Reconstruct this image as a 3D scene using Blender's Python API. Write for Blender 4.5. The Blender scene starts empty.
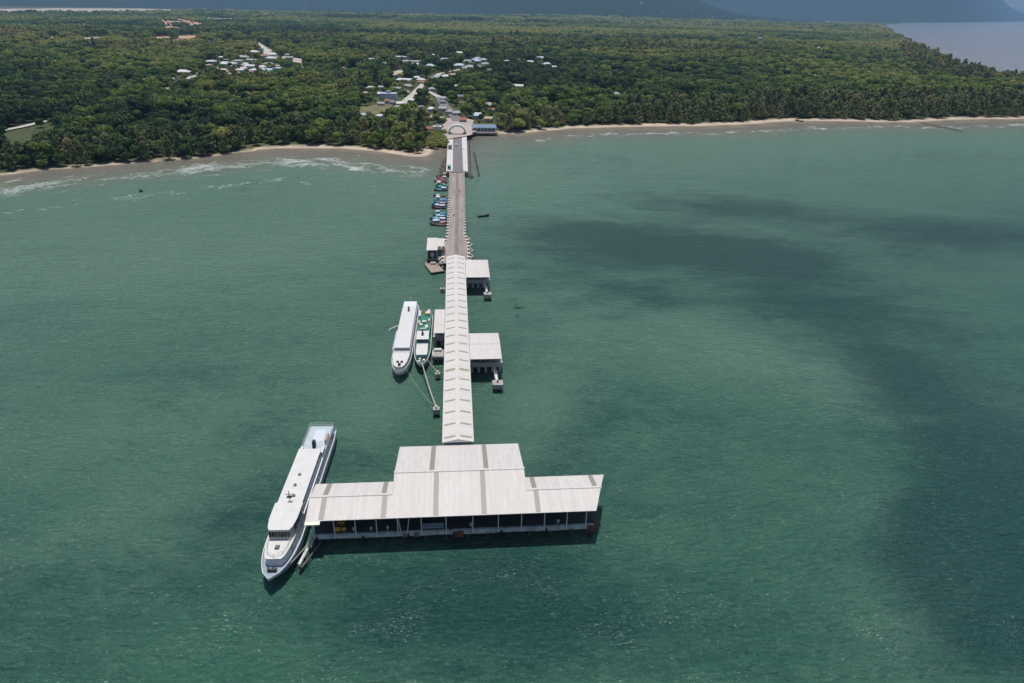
import bpy, math, random
import numpy as np
from math import sin, cos, pi, radians, sqrt, atan2
random.seed(7); RNG = np.random.default_rng(11)
scene = bpy.context.scene
C = scene.collection

# ------------------------------------------------------------------ camera model
F = 683.0; CAMH = 90.0; ROLL = radians(1.22); PITCH = math.atan(335.2/683)
cp_, sp_ = cos(PITCH), sin(PITCH); cr_, sr_ = cos(ROLL), sin(ROLL)
FWD = (0, cp_, -sp_); RGT = (cr_, sr_*sp_, sr_*cp_); UPV = (-sr_, cr_*sp_, cr_*cp_)
def P(px, py, z=0.0):
    a = (px-512)/F; b = -(py-341.5)/F
    d = [RGT[i]*a+UPV[i]*b+FWD[i] for i in range(3)]
    t = (z-CAMH)/d[2]
    return d[0]*t, d[1]*t
def Qn(x, y, z):
    v = (x, y, z-CAMH); f = v[0]*FWD[0]+v[1]*FWD[1]+v[2]*FWD[2]
    f = np.maximum(f, 1e-3)
    return (512+F*(v[0]*RGT[0]+v[1]*RGT[1]+v[2]*RGT[2])/f, 341.5-F*(v[0]*UPV[0]+v[1]*UPV[1]+v[2]*UPV[2])/f, f)
# pier frame: u along the pier towards land, v to its right
OX, OY = -10.7819, 118.2658; UX, UY = -0.0872699, 0.9961847; VX, VY = UY, -UX
AX = atan2(-UX, UY)
def W(u, v): return (OX+u*UX+v*VX, OY+u*UY+v*VY)

# ------------------------------------------------------------------ materials
def new_mat(name):
    m = bpy.data.materials.new(name); m.use_nodes = True
    nt = m.node_tree; b = nt.nodes['Principled BSDF']; return m, nt, b
def N(nt, t, **k):
    n = nt.nodes.new(t)
    for a, v in k.items(): setattr(n, a, v)
    return n
def mix(nt, fac, a, b, blend='MIX'):
    n = N(nt, 'ShaderNodeMix', data_type='RGBA', blend_type=blend)
    for s, v in ((n.inputs[0], fac), (n.inputs[6], a), (n.inputs[7], b)):
        if isinstance(v, (int, float)): s.default_value = v
        elif isinstance(v, tuple): s.default_value = (*v, 1) if len(v) == 3 else v
        else: nt.links.new(v, s)
    return n.outputs[2]
def math_(nt, op, a, b=0.0, clamp=False):
    n = N(nt, 'ShaderNodeMath', operation=op, use_clamp=clamp)
    for s, v in ((n.inputs[0], a), (n.inputs[1], b)):
        if isinstance(v, (int, float)): s.default_value = v
        else: nt.links.new(v, s)
    return n.outputs[0]
def noise(nt, scale, detail=3, rough=.5, vec=None, dist=0.0):
    n = N(nt, 'ShaderNodeTexNoise'); n.inputs['Scale'].default_value = scale
    n.inputs['Detail'].default_value = detail; n.inputs['Roughness'].default_value = rough
    n.inputs['Distortion'].default_value = dist
    if vec is not None: nt.links.new(vec, n.inputs['Vector'])
    return n.outputs['Fac']
def ramp(nt, fac, p0, p1, interp='LINEAR'):
    n = N(nt, 'ShaderNodeMapRange'); n.interpolation_type = interp
    nt.links.new(fac, n.inputs[0]); n.inputs[1].default_value = p0; n.inputs[2].default_value = p1
    return n.outputs[0]
def coord(nt, kind='Object', scale=(1, 1, 1), rot=0):
    t = N(nt, 'ShaderNodeTexCoord'); m = N(nt, 'ShaderNodeMapping')
    m.inputs['Scale'].default_value = scale; m.inputs['Rotation'].default_value = (0, 0, rot)
    nt.links.new(t.outputs[kind], m.inputs['Vector']); return m.outputs[0]
MATS = {}
def paint(name, col, rough=.5, var=.25, scale=1.2, metal=0, stain=None, streak=(1, 1, 1), bump=0, spec=.5):
    """a painted / weathered surface: base colour broken by grime noise"""
    if name in MATS: return MATS[name]
    m, nt, b = new_mat(name)
    vec = coord(nt, 'Object', streak)
    f = noise(nt, scale, 5, .65, vec)
    f2 = ramp(nt, f, .35, .72)
    dark = stain if stain else tuple(c*(1-var*1.6) for c in col)
    fac = math_(nt, 'MULTIPLY', f2, min(1, var*2))
    nt.links.new(mix(nt, fac, col, dark), b.inputs['Base Color'])
    b.inputs['Roughness'].default_value = rough; b.inputs['Metallic'].default_value = metal
    b.inputs['Specular IOR Level'].default_value = spec
    if bump:
        bn = N(nt, 'ShaderNodeBump'); bn.inputs['Strength'].default_value = bump; bn.inputs['Distance'].default_value = .05
        nt.links.new(f, bn.inputs['Height']); nt.links.new(bn.outputs[0], b.inputs['Normal'])
    MATS[name] = m; return m
def roof_mat(name, col, axis='x', pitch=1.0, var=.13):
    """profiled metal sheet: faint seams across one axis, washed dirt"""
    m, nt, b = new_mat(name)
    t = coord(nt, 'Object')
    sx = N(nt, 'ShaderNodeSeparateXYZ'); nt.links.new(t, sx.inputs[0])
    w = math_(nt, 'SINE', math_(nt, 'MULTIPLY', sx.outputs[0 if axis == 'x' else 1], 2*pi/pitch))
    seam = ramp(nt, w, .80, 1.0)
    st = coord(nt, 'Object', (1.4, .18, 1) if axis == 'x' else (.18, 1.4, 1))
    g = ramp(nt, noise(nt, .9, 5, .65, st), .38, .78)
    fl_ = math_(nt, 'FLOOR', math_(nt, 'ADD', math_(nt, 'DIVIDE', sx.outputs[0 if axis == 'x' else 1], pitch), .25)); wn = N(nt, 'ShaderNodeTexWhiteNoise', noise_dimensions='1D'); nt.links.new(fl_, wn.inputs['W'])
    g2 = ramp(nt, noise(nt, .12, 3, .6, t), .4, .65)
    c1 = mix(nt, math_(nt, 'MULTIPLY', seam, .35), col, tuple(c*.72 for c in col))
    c2 = mix(nt, math_(nt, 'MULTIPLY', g, var*4), c1, (col[0]*.70, col[1]*.67, col[2]*.62))
    c3 = mix(nt, math_(nt, 'MULTIPLY', g2, .5), c2, (col[0]*.93, col[1]*.90, col[2]*.90))
    c3 = mix(nt, ramp(nt, wn.outputs[0], .0, 1.0), c3, mix(nt, .12, c3, (.30, .27, .24)))
    rs = ramp(nt, noise(nt, 1.6, 4, .7, coord(nt, 'Object', (1, .5, 1), .3)), .68, .76)
    c3 = mix(nt, math_(nt, 'MULTIPLY', rs, .35), c3, (.26, .20, .15))
    nt.links.new(c3, b.inputs['Base Color']); b.inputs['Roughness'].default_value = .55
    b.inputs['Specular IOR Level'].default_value = .3
    MATS[name] = m; return m
M_roof = roof_mat('white_roof_sheet', (.54, .515, .495), 'x', 1.1)
M_roof_y = roof_mat('white_roof_sheet_walk', (.55, .53, .505), 'y', 1.0, .05)
M_strip = paint('grey_translucent_sheet', (.23, .225, .19), .5, .2, 2.5)
M_stripw = paint('moss_translucent_sheet', (.27, .27, .16), .5, .2, 2.5)
M_conc = paint('weathered_concrete', (.36, .345, .32), .9, .35, .8, bump=.3)
M_concd = paint('stained_concrete', (.17, .15, .13), .9, .4, .8, bump=.3)
M_pile = paint('wet_pile', (.07, .065, .055), .8, .4, 1.5)
M_edge = paint('pale_edge_concrete', (.58, .58, .58), .85, .45, .9)
M_post = paint('white_steel_post', (.62, .62, .60), .5, .15, 1)
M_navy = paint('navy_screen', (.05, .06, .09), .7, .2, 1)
M_road = paint('worn_causeway_paving', (.30, .25, .23), .92, .35, .35, streak=(1, .15, 1))
M_asph = paint('grey_approach_asphalt', (.16, .15, .15), .92, .3, .3)
M_kerb = paint('pinkish_kerb', (.44, .38, .33), .9, .25, 1)
M_prom = paint('white_paving', (.50, .485, .48), .85, .2, .4)
M_shipw = paint('ship_white', (.57, .565, .55), .4, .2, .7)
M_shipl = paint('ship_pale_lilac', (.40, .42, .52), .4, .2, .8)
M_deckb = paint('ship_blue_grey_deck', (.25, .30, .38), .7, .25, 1.2)
M_decklb = paint('ship_light_blue_deck', (.40, .46, .50), .7, .25, 1.0)
M_hullb = paint('ship_hull_blue', (.09, .12, .19), .45, .25, .6)
M_green = paint('ship_green_deck', (.02, .16, .09), .6, .3, 1.5)
M_glass = paint('dark_window_glass', (.012, .016, .024), .12, .1, 1)
M_black = paint('black_steel', (.015, .015, .016), .5, .2, 1)
M_rust = paint('rusty_steel', (.22, .085, .05), .8, .5, 2)
M_yel = paint('yellow_crate', (.75, .42, .05), .6, .3, 2)
M_rope = paint('pale_rope', (.42, .40, .36), .9, .2, 3)
M_wood = paint('grey_wood', (.16, .12, .10), .85, .4, 1.5, streak=(1, .2, 1))
M_rock = paint('brown_rock', (.17, .13, .10), .95, .5, .8, bump=.5)
M_teal = paint('teal_paint', (.12, .36, .36), .5, .2, 1)
M_blueroof = paint('blue_roof', (.075, .16, .27), .5, .35, .4)
M_bluewall = paint('pale_blue_wall', (.42, .50, .56), .8, .25, .5)
M_lime = paint('house_wall_cream', (.50, .46, .40), .85, .3, .3)
M_wallw = paint('house_wall_white', (.62, .62, .60), .85, .3, .3)
M_bark = paint('bark', (.10, .075, .055), .95, .4, 1.5)
M_tan = paint('bare_earth', (.50, .31, .19), .95, .45, .02)
M_tan2 = paint('pale_bare_ground', (.45, .39, .33), .95, .4, .03)
M_track = paint('pale_track', (.42, .40, .37), .95, .25, .05)

# ------------------------------------------------------------------ mesh builder
class MB:
    def __init__(s, ox=0, oy=0, oz=0): s.v = []; s.f = []; s.mi = []; s.o = (ox, oy, oz)
    def face(s, pts, mi=0):
        n = len(s.v); s.v += [(p[0]-s.o[0], p[1]-s.o[1], p[2]-s.o[2]) for p in pts]
        s.f.append(tuple(range(n, n+len(pts)))); s.mi.append(mi)
    def raw(s, vs, fs, mi=0):
        n = len(s.v); s.v += [(p[0]-s.o[0], p[1]-s.o[1], p[2]-s.o[2]) for p in vs]
        for f in fs: s.f.append(tuple(i+n for i in f)); s.mi.append(mi)
    def box(s, x0, x1, y0, y1, z0, z1, mi=0, ch=0.0):
        vs = [(x0, y0, z0), (x1, y0, z0), (x1, y1, z0), (x0, y1, z0), (x0+ch, y0+ch, z1), (x1-ch, y0+ch, z1), (x1-ch, y1-ch, z1), (x0+ch, y1-ch, z1)]
        s.raw(vs, [(0, 3, 2, 1), (4, 5, 6, 7), (0, 1, 5, 4), (1, 2, 6, 5), (2, 3, 7, 6), (3, 0, 4, 7)], mi)
    def hexa(s, b, t, mi=0):
        n = len(b); vs = list(b)+list(t)
        s.raw(vs, [tuple(range(n-1, -1, -1)), tuple(range(n, 2*n))]+[(i, (i+1) % n, n+(i+1) % n, n+i) for i in range(n)], mi)
    def prism(s, poly, z0, z1, mi=0): s.hexa([(x, y, z0) for x, y in poly], [(x, y, z1) for x, y in poly], mi)
    def tube(s, p, q, r, r2=None, n=8, mi=0):
        r2 = r if r2 is None else r2
        d = [q[i]-p[i] for i in range(3)]; L = sqrt(sum(c*c for c in d)) or 1; d = [c/L for c in d]
        a = (0, 0, 1) if abs(d[2]) < .9 else (1, 0, 0)
        x = (d[1]*a[2]-d[2]*a[1], d[2]*a[0]-d[0]*a[2], d[0]*a[1]-d[1]*a[0]); l = sqrt(sum(c*c for c in x)); x = [c/l for c in x]
        y = (d[1]*x[2]-d[2]*x[1], d[2]*x[0]-d[0]*x[2], d[0]*x[1]-d[1]*x[0])
        vs = []
        for (c, rr) in ((p, r), (q, r2)):
            for k in range(n):
                t = 2*pi*k/n; vs.append(tuple(c[i]+rr*(cos(t)*x[i]+sin(t)*y[i]) for i in range(3)))
        s.raw(vs, [tuple(range(n)), tuple(range(2*n-1, n-1, -1))]+[(i, i+n, (i+1) % n+n, (i+1) % n) for i in range(n)], mi)
    def beam(s, p, q, w, h, mi=0):
        dx, dy = q[0]-p[0], q[1]-p[1]; L = sqrt(dx*dx+dy*dy) or 1; nx, ny = -dy/L*w/2, dx/L*w/2
        b = [(p[0]+nx, p[1]+ny, p[2]-h), (p[0]-nx, p[1]-ny, p[2]-h), (q[0]-nx, q[1]-ny, q[2]-h), (q[0]+nx, q[1]+ny, q[2]-h)]
        s.hexa(b, [(x, y, z+h) for x, y, z in b], mi)
    def build(s, name, mat, parent=None, smooth=False):
        me = bpy.data.meshes.new(name); me.from_pydata(s.v, [], s.f)
        for m in (mat if isinstance(mat, (list, tuple)) else [mat]): me.materials.append(m)
        if any(s.mi): me.polygons.foreach_set('material_index', s.mi)
        if smooth: me.polygons.foreach_set('use_smooth', [True]*len(s.f))
        me.update(); o = bpy.data.objects.new(name, me); C.objects.link(o)
        if parent: o.parent = parent
        return o
def thing(name, label, cat, loc=(0, 0, 0), rz=0, group=None):
    o = bpy.data.objects.new(name, None); C.objects.link(o); o.empty_display_size = .5
    o.location = loc; o.rotation_euler = (0, 0, rz); o['label'] = label; o['category'] = cat
    if group: o['group'] = group
    return o
def tag(o, label=None, cat=None, group=None, kind=None):
    for k, v in (('label', label), ('category', cat), ('group', group), ('kind', kind)):
        if v: o[k] = v
    return o
KIDS = {}
def copy_tree(o, parent=None):
    c = o.copy(); C.objects.link(c)
    if parent: c.parent = parent
    for ch in list(o.children): copy_tree(ch, c)
    return c
def pier_thing(name, label, cat, u, v, z=0, group=None, rz=0):
    x, y = W(u, v); return thing(name, label, cat, (x, y, z), AX+rz, group)
def pm(u0, v0, z0=0): return MB(v0, u0, z0)      # mesh in absolute pier coordinates (x=v, y=u), stored relative to its thing

# ------------------------------------------------------------------ coast
def px_line(pts, z=0): return [P(a, b, z) for a, b in pts]
coast = [(-9000, -2600), (-3000, -500), (-1200, -20), (-700, 180), (-420, 312)]
coast += px_line([(0, 177), (40, 172), (90, 168), (150, 163), (200, 159), (240, 153.5), (280, 151.5), (340, 151), (372, 154), (405, 159), (428, 160.5), (440, 156), (452, 140), (470, 136.5), (490, 136), (520, 136.5), (545, 133.5),
                  (575, 131), (620, 130), (700, 129), (760, 127), (800, 124), (860, 124), (930, 124), (980, 122.5), (1024, 121)])
coast += [(700, 745), (850, 830), (900, 930), (850, 1050)]
coast += px_line([(1010, 84), (985, 76), (962, 70), (938, 56), (920, 49), (905, 39), (890, 32), (878, 25), (905, 22.6), (960, 22.2), (1000, 21.8), (1014, 21.4)])
coast += [(16500, 21500), (14000, 30000), (-30000, 30000), (-30000, -2600)]
CO = np.array(coast)
def sdist(X, Y):
    """signed distance to the shoreline, positive on land"""
    X = np.asarray(X, float); Y = np.asarray(Y, float)
    d = np.full(X.shape, 1e9); ins = np.zeros(X.shape, bool)
    n = len(CO)
    for i in range(n):
        x0, y0 = CO[i]; x1, y1 = CO[(i+1) % n]
        ex, ey = x1-x0, y1-y0; L2 = ex*ex+ey*ey
        t = np.clip(((X-x0)*ex+(Y-y0)*ey)/L2, 0, 1)
        d = np.minimum(d, np.hypot(X-x0-t*ex, Y-y0-t*ey))
        c = ((y0 > Y) != (y1 > Y))
        with np.errstate(divide='ignore', invalid='ignore'):
            xi = x0+(Y-y0)*ex/(ey if ey else 1e-9)
        ins ^= c & (X < xi)
    return np.where(ins, d, -d)
def vnoise(X, Y, s, seed=0):
    """smooth value noise"""
    x = np.asarray(X)/s; y = np.asarray(Y)/s; xi = np.floor(x).astype(np.int64); yi = np.floor(y).astype(np.int64)
    fx = x-xi; fy = y-yi; fx = fx*fx*(3-2*fx); fy = fy*fy*(3-2*fy)
    def h(a, b):
        k = (a*374761393+b*668265263+seed*1442695041) & 0x7fffffff
        k = ((k ^ (k >> 13))*1274126177) & 0x7fffffff
        return ((k ^ (k >> 16)) & 0xffff)/65535.0
    return (h(xi, yi)*(1-fx)+h(xi+1, yi)*fx)*(1-fy)+(h(xi, yi+1)*(1-fx)+h(xi+1, yi+1)*fx)*fy
def fbm(X, Y, s, seed=0, o=4):
    r = 0; a = .5; t = 0
    for k in range(o): r = r+a*vnoise(X, Y, s/2**k, seed+k*17); t += a; a *= .5
    return r/t
def beach_w(X, Y):
    """width of the open sand in front of the trees"""
    w = np.where(X > 40, 19.0, np.where(X > -175, 14.0, 5.0))
    return w+np.where(X > -175, 8, 4)*(fbm(X, Y, 60, 5, 3)-.5)*2
def hills(X, Y):
    R = np.hypot(X, Y); z = np.zeros(np.shape(X))
    # front range: rises from about 6 km, ends to the right of the middle
    a = X/np.maximum(Y, 1)
    prof = np.clip((R-(6200+2300/(1+np.exp((a+.08)/.035))))/2600, 0, 1); prof = prof*prof*(3-2*prof)
    side = 1/(1+np.exp((a-.21)/.032))
    z = z+prof*side*(430+260*fbm(X, Y, 2600, 3, 4))
    low = np.clip((R-(5400+2800/(1+np.exp((a+.08)/.035))))/1500, 0, 1)*(1/(1+np.exp((a-.30)/.03)))
    z = z+low*45*fbm(X, Y, 1300, 31, 3)
    # far range with the headland
    t = np.clip((R-11500)/2600, 0, 1); t = t*t*(3-2*t)
    hl = np.clip((.715-a)/.13, 0, 1)
    hl = np.where(hl < .55, .30*(hl/.55)**1.5+.0*hl, .30+.70*((hl-.55)/.45))
    z = z+t*hl*(850+200*fbm(X, Y, 2200, 9, 4))*np.clip(sdist(X, Y)/700, 0, 1)
    return z
def ground_z(X, Y, D=None):
    D = sdist(X, Y) if D is None else D
    z = np.interp(D, [-60, -25, 0, 14, 45, 120], [-5, -1.8, 0, 1.1, 2.4, 3.0])
    return z+np.where(D > 60, hills(X, Y), 0)
G0 = 3.0

def polar_rows(rows, ang, y_off=0):
    """grid whose rows are lines of constant distance, columns fan out"""
    rows = np.array(rows); A = np.array(ang)
    Y = np.repeat(rows[:, None], len(A), 1); X = (Y+y_off)*A[None, :]
    return X, Y
def grid_obj(name, X, Y, Z, mat, keep=None):
    nr, nc = X.shape
    idx = np.arange(nr*nc).reshape(nr, nc)
    q = np.stack([idx[:-1, :-1], idx[:-1, 1:], idx[1:, 1:], idx[1:, :-1]], -1).reshape(-1, 4)
    if keep is not None: q = q[keep.reshape(-1)]
    me = bpy.data.meshes.new(name)
    me.vertices.add(nr*nc); me.vertices.foreach_set('co', np.stack([X, Y, Z], -1).astype(np.float32).ravel())
    me.loops.add(q.size); me.loops.foreach_set('vertex_index', q.astype(np.int32).ravel())
    me.polygons.add(len(q)); me.polygons.foreach_set('loop_start', (np.arange(len(q))*4).astype(np.int32))
    me.polygons.foreach_set('loop_total', np.full(len(q), 4, np.int32)); me.polygons.foreach_set('use_smooth', np.ones(len(q), bool))
    me.update(); me.validate(); me.materials.append(mat)
    o = bpy.data.objects.new(name, me); C.objects.link(o); return o
def attr(o, name, vals):
    a = o.data.attributes.new(name, 'FLOAT', 'POINT'); a.data.foreach_set('value', np.asarray(vals, np.float32).ravel())
def nattr(nt, name):
    n = N(nt, 'ShaderNodeAttribute'); n.attribute_name = name; return n.outputs['Fac']

# ------------------------------------------------------------------ water
def water_material():
    m, nt, b = new_mat('sea_water')
    g = N(nt, 'ShaderNodeNewGeometry'); pos = g.outputs['Position']
    def mp(scale, rot=0, src=pos):
        k = N(nt, 'ShaderNodeMapping'); k.inputs['Scale'].default_value = scale; k.inputs['Rotation'].default_value = (0, 0, rot)
        nt.links.new(src, k.inputs['Vector']); return k.outputs[0]
    n1 = noise(nt, .010, 5, .6, mp((1, 1.5, 1), .35), .6)
    n2 = noise(nt, .05, 4, .6, mp((1, 1.7, 1), .2))
    n3 = noise(nt, .22, 4, .65, mp((1, 1.5, 1), .5))
    wob = math_(nt, 'MULTIPLY', math_(nt, 'SUBTRACT', n1, .5), 1.3)
    wob2 = math_(nt, 'MULTIPLY', math_(nt, 'SUBTRACT', n2, .5), .8)
    wob3 = math_(nt, 'MULTIPLY', math_(nt, 'SUBTRACT', n3, .5), .55)
    n4 = noise(nt, .9, 4, .7, mp((1, 2.2, 1), .25))  # ripple noise: sky reflections off wave facets put into the water colour
    wsum = math_(nt, 'ADD', math_(nt, 'ADD', math_(nt, 'ADD', wob, wob2), wob3), math_(nt, 'MULTIPLY', math_(nt, 'SUBTRACT', n4, .5), .5))
    dark = ramp(nt, math_(nt, 'ADD', nattr(nt, 'dark_patch'), math_(nt, 'MULTIPLY', wsum, 1.0)), .12, 1.08, 'SMOOTHSTEP')
    silt = math_(nt, 'ADD', nattr(nt, 'silt'), math_(nt, 'MULTIPLY', wsum, -.35), True)
    c = mix(nt, silt, WC['mid'], WC['silt'])
    d = nattr(nt, 'shore')           # metres offshore
    sh = math_(nt, 'ADD', d, math_(nt, 'MULTIPLY', wsum, 25))
    c = mix(nt, ramp(nt, sh, 330, 10), c, WC['near'])
    c = mix(nt, math_(nt, 'MULTIPLY', dark, .80), c, WC['dark_patch'])
    c = mix(nt, ramp(nt, sh, 62, 8), c, WC['sand'])
    c = mix(nt, nattr(nt, 'bay'), c, mix(nt, n1, (.15, .16, .20), (.24, .20, .20)))
    # broken wave crests running along the shore
    sx = N(nt, 'ShaderNodeSeparateXYZ'); nt.links.new(pos, sx.inputs[0])
    cx = N(nt, 'ShaderNodeCombineXYZ'); nt.links.new(math_(nt, 'MULTIPLY', sx.outputs[0], .045), cx.inputs[0]); nt.links.new(math_(nt, 'MULTIPLY', math_(nt, 'ADD', d, math_(nt, 'MULTIPLY', n2, 34)), .15), cx.inputs[1])
    fn = noise(nt, 1.0, 6, .68, cx.outputs[0], .5)
    cx2 = N(nt, 'ShaderNodeCombineXYZ'); nt.links.new(math_(nt, 'MULTIPLY', sx.outputs[0], .012), cx2.inputs[0]); nt.links.new(math_(nt, 'MULTIPLY', d, .02), cx2.inputs[1])
    fl = noise(nt, 1.0, 2, .5, cx2.outputs[0])
    band = nattr(nt, 'surf')
    thr = math_(nt, 'SUBTRACT', .90, math_(nt, 'ADD', math_(nt, 'MULTIPLY', band, .35), math_(nt, 'MULTIPLY', fl, .12)))
    fb_ = noise(nt, .5, 4, .7, pos)
    foam = math_(nt, 'MULTIPLY', ramp(nt, math_(nt, 'SUBTRACT', fn, thr), -.02, .13), ramp(nt, fb_, .36, .60))
    # sun glints painted into the colour as small white flecks on open water
    glint_n = noise(nt, 2.6, 3, .65, mp((.6, 2.0, 1), -.35), .6); wl = noise(nt, .07, 3, .6, mp((1, 1.4, 1), -.2))
    cap = math_(nt, 'MULTIPLY', ramp(nt, math_(nt, 'ADD', glint_n, math_(nt, 'ADD', math_(nt, 'MULTIPLY', math_(nt, 'SUBTRACT', wl, .5), .38), math_(nt, 'MULTIPLY', nattr(nt, 'glints'), .10))), .758, .845), .6)
    cap = math_(nt, 'MULTIPLY', cap, ramp(nt, nattr(nt, 'glints'), .05, .5))
    wh = math_(nt, 'MAXIMUM', foam, cap, True)
    c = mix(nt, wh, c, (.62, .65, .64))
    nt.links.new(c, b.inputs['Base Color'])
    nt.links.new(math_(nt, 'ADD', math_(nt, 'MULTIPLY', wh, .6), WC['rough']), b.inputs['Roughness'])
    b.inputs['IOR'].default_value = 1.333
    b.inputs['Specular IOR Level'].default_value = .5
    # waves: wind chop in three wavelengths
    h1 = noise(nt, .55, 4, .62, mp((1, 2.1, 1), -.35), .3)
    h2 = noise(nt, .16, 3, .6, mp((1, 2.4, 1), -.2), .3)
    h3 = noise(nt, .045, 3, .5, mp((1, 2.6, 1), .05))
    hh = math_(nt, 'ADD', math_(nt, 'MULTIPLY', h1, WC['h1']), math_(nt, 'ADD', math_(nt, 'MULTIPLY', h2, WC['h2']), math_(nt, 'MULTIPLY', h3, WC['h3'])))
    bn = N(nt, 'ShaderNodeBump'); bn.inputs['Strength'].default_value = 1; bn.inputs['Distance'].default_value = 1
    nt.links.new(hh, bn.inputs['Height']); nt.links.new(bn.outputs[0], b.inputs['Normal'])
    return m
WC = dict(mid=(.020, .088, .058), dark_patch=(.002, .034, .034), silt=(.078, .152, .112), near=(.108, .20, .150), sand=(.155, .15, .115), rough=.17, h1=1.2, h2=2.0, h3=1.6)
rows = list(np.arange(-60, 330, 10)) + list(np.arange(330, 700, 4)) + list(700*1.055**np.arange(0, 74))
ang = np.tan(np.linspace(-radians(50), radians(50), 300))
WX, WY = polar_rows(rows, ang, 170)
WD = -sdist(WX, WY)
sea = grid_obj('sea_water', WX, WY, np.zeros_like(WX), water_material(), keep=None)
tag(sea, 'green turbid sea water around the pier', kind='structure')
attr(sea, 'shore', WD)
def blob(px, py, rx, ry, rot, amt):
    """soft patch on the sea: centre where it lies, radii in metres"""
    x, y = P(px, py); dx, dy = WX-x, WY-y; c, s = cos(rot), sin(rot)
    a = (dx*c+dy*s)/rx; b = (-dx*s+dy*c)/ry
    return amt*np.exp(-(a*a+b*b))
dark_patch = .14+0*WX  # soft darker patches mixed into the water colour
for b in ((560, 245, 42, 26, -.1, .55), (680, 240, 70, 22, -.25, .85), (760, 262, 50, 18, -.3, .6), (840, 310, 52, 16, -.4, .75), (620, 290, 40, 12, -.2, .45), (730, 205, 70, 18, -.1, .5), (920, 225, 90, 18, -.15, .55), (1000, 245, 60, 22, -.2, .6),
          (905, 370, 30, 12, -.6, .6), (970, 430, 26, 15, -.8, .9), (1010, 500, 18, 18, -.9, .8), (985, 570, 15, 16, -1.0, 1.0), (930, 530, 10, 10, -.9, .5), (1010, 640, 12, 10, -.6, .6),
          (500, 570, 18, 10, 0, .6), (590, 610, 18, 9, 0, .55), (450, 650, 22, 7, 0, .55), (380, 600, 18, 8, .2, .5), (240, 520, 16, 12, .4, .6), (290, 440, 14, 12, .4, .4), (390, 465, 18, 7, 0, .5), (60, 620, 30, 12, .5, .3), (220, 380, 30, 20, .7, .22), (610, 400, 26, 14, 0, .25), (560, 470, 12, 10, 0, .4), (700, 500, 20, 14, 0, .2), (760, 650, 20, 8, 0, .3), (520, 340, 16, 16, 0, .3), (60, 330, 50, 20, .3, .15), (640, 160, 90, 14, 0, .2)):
    dark_patch = dark_patch+blob(b[0], b[1], b[2]*.95, b[3]*1.35, b[4], b[5])
silt = .20+0*WX
for b in ((60, 260, 110, 70, 0, .45), (250, 250, 120, 50, .2, .40), (180, 420, 60, 30, .6, .32), (100, 560, 40, 16, .5, .2), (545, 380, 12, 42, -.2, .45), (590, 300, 40, 12, -.6, .25), (900, 390, 80, 14, -.62, .55), (700, 360, 60, 14, -.4, .4), (640, 460, 40, 20, 0, .15), (380, 400, 10, 30, 0, .4), (920, 600, 12, 30, -.4, .35), (40, 430, 40, 20, 0, .2), (850, 240, 90, 12, -.2, .30), (120, 520, 40, 12, .5, .2), (600, 170, 160, 40, 0, .2)):
    silt = silt+blob(*b)
attr(sea, 'dark_patch', np.clip(dark_patch, 0, 1.1)); attr(sea, 'silt', np.clip(silt, 0, 1))
attr(sea, 'bay', np.clip((WY-850)/500, 0, 1)*.85)
surf = np.exp(-((WD-np.where(WX < 0, 34, 20))/np.where(WX < 0, 30.0, 18.0))**2)*np.where(WX < 0, 1.0, .9)*(WY < 900)
pu_ = (WX-OX)*UX+(WY-OY)*UY; pv__ = (WX-OX)*VX+(WY-OY)*VY
surf = np.maximum(surf, .72*np.exp(-((WD-82)/20.0)**2)*(WX < -30)*(WY < 900))
surf = surf*(1-np.clip((pu_-240)/15, 0, 1)*np.clip((40-np.abs(pv__-22))/12, 0, 1))
attr(sea, 'surf', surf)
glints = .55*np.clip((330-WY)/250, 0, 1)
for b in ((620, 590, 34, 24, 0, .4), (560, 500, 20, 16, 0, .3), (230, 600, 28, 16, 0, .35), (60, 660, 26, 10, 0, .4), (420, 640, 34, 12, 0, .35), (700, 450, 30, 20, 0, .25), (760, 620, 20, 14, 0, .5)): glints = glints+blob(*b)
attr(sea, 'glints', np.clip(glints, 0, 1)*np.clip(WD/60, 0, 1))

# ------------------------------------------------------------------ land
def land_material():
    m, nt, b = new_mat('land_surface')
    pos = N(nt, 'ShaderNodeNewGeometry').outputs['Position']
    d = nattr(nt, 'inland'); w = nattr(nt, 'sandw')
    n = noise(nt, .05, 5, .65, pos); n2 = noise(nt, .008, 4, .6, pos); n3 = noise(nt, .4, 3, .6, pos)
    dd = math_(nt, 'ADD', math_(nt, 'SUBTRACT', d, w), math_(nt, 'MULTIPLY', math_(nt, 'SUBTRACT', n, .5), 16))
    wet = mix(nt, ramp(nt, n, .35, .65), (.17, .148, .118), (.115, .10, .08))
    dry = mix(nt, ramp(nt, n, .35, .65), (.46, .38, .29), (.36, .29, .23))
    sand = mix(nt, ramp(nt, math_(nt, 'DIVIDE', d, w), .42, .66), wet, dry)
    gr = mix(nt, ramp(nt, n2, .40, .60), (.030, .055, .020), (.065, .075, .030))
    gr = mix(nt, math_(nt, 'MULTIPLY', ramp(nt, n3, .45, .7), .5), gr, (.16, .135, .09))
    c = mix(nt, ramp(nt, dd, -3, 5), sand, gr)
    nt.links.new(c, b.inputs['Base Color']); b.inputs['Roughness'].default_value = 1; b.inputs['Specular IOR Level'].default_value = .1
    return m
rows = list(np.arange(180, 330, 12)) + list(np.arange(330, 720, 4)) + list(np.arange(720, 1300, 12)) + list(1300*1.05**np.arange(0, 52))
LX, LY = polar_rows(rows, ang, 170)
LD = sdist(LX, LY)
kq = (LD[:-1, :-1] > -60) | (LD[1:, 1:] > -60) | (LD[:-1, 1:] > -60) | (LD[1:, :-1] > -60)
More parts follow.
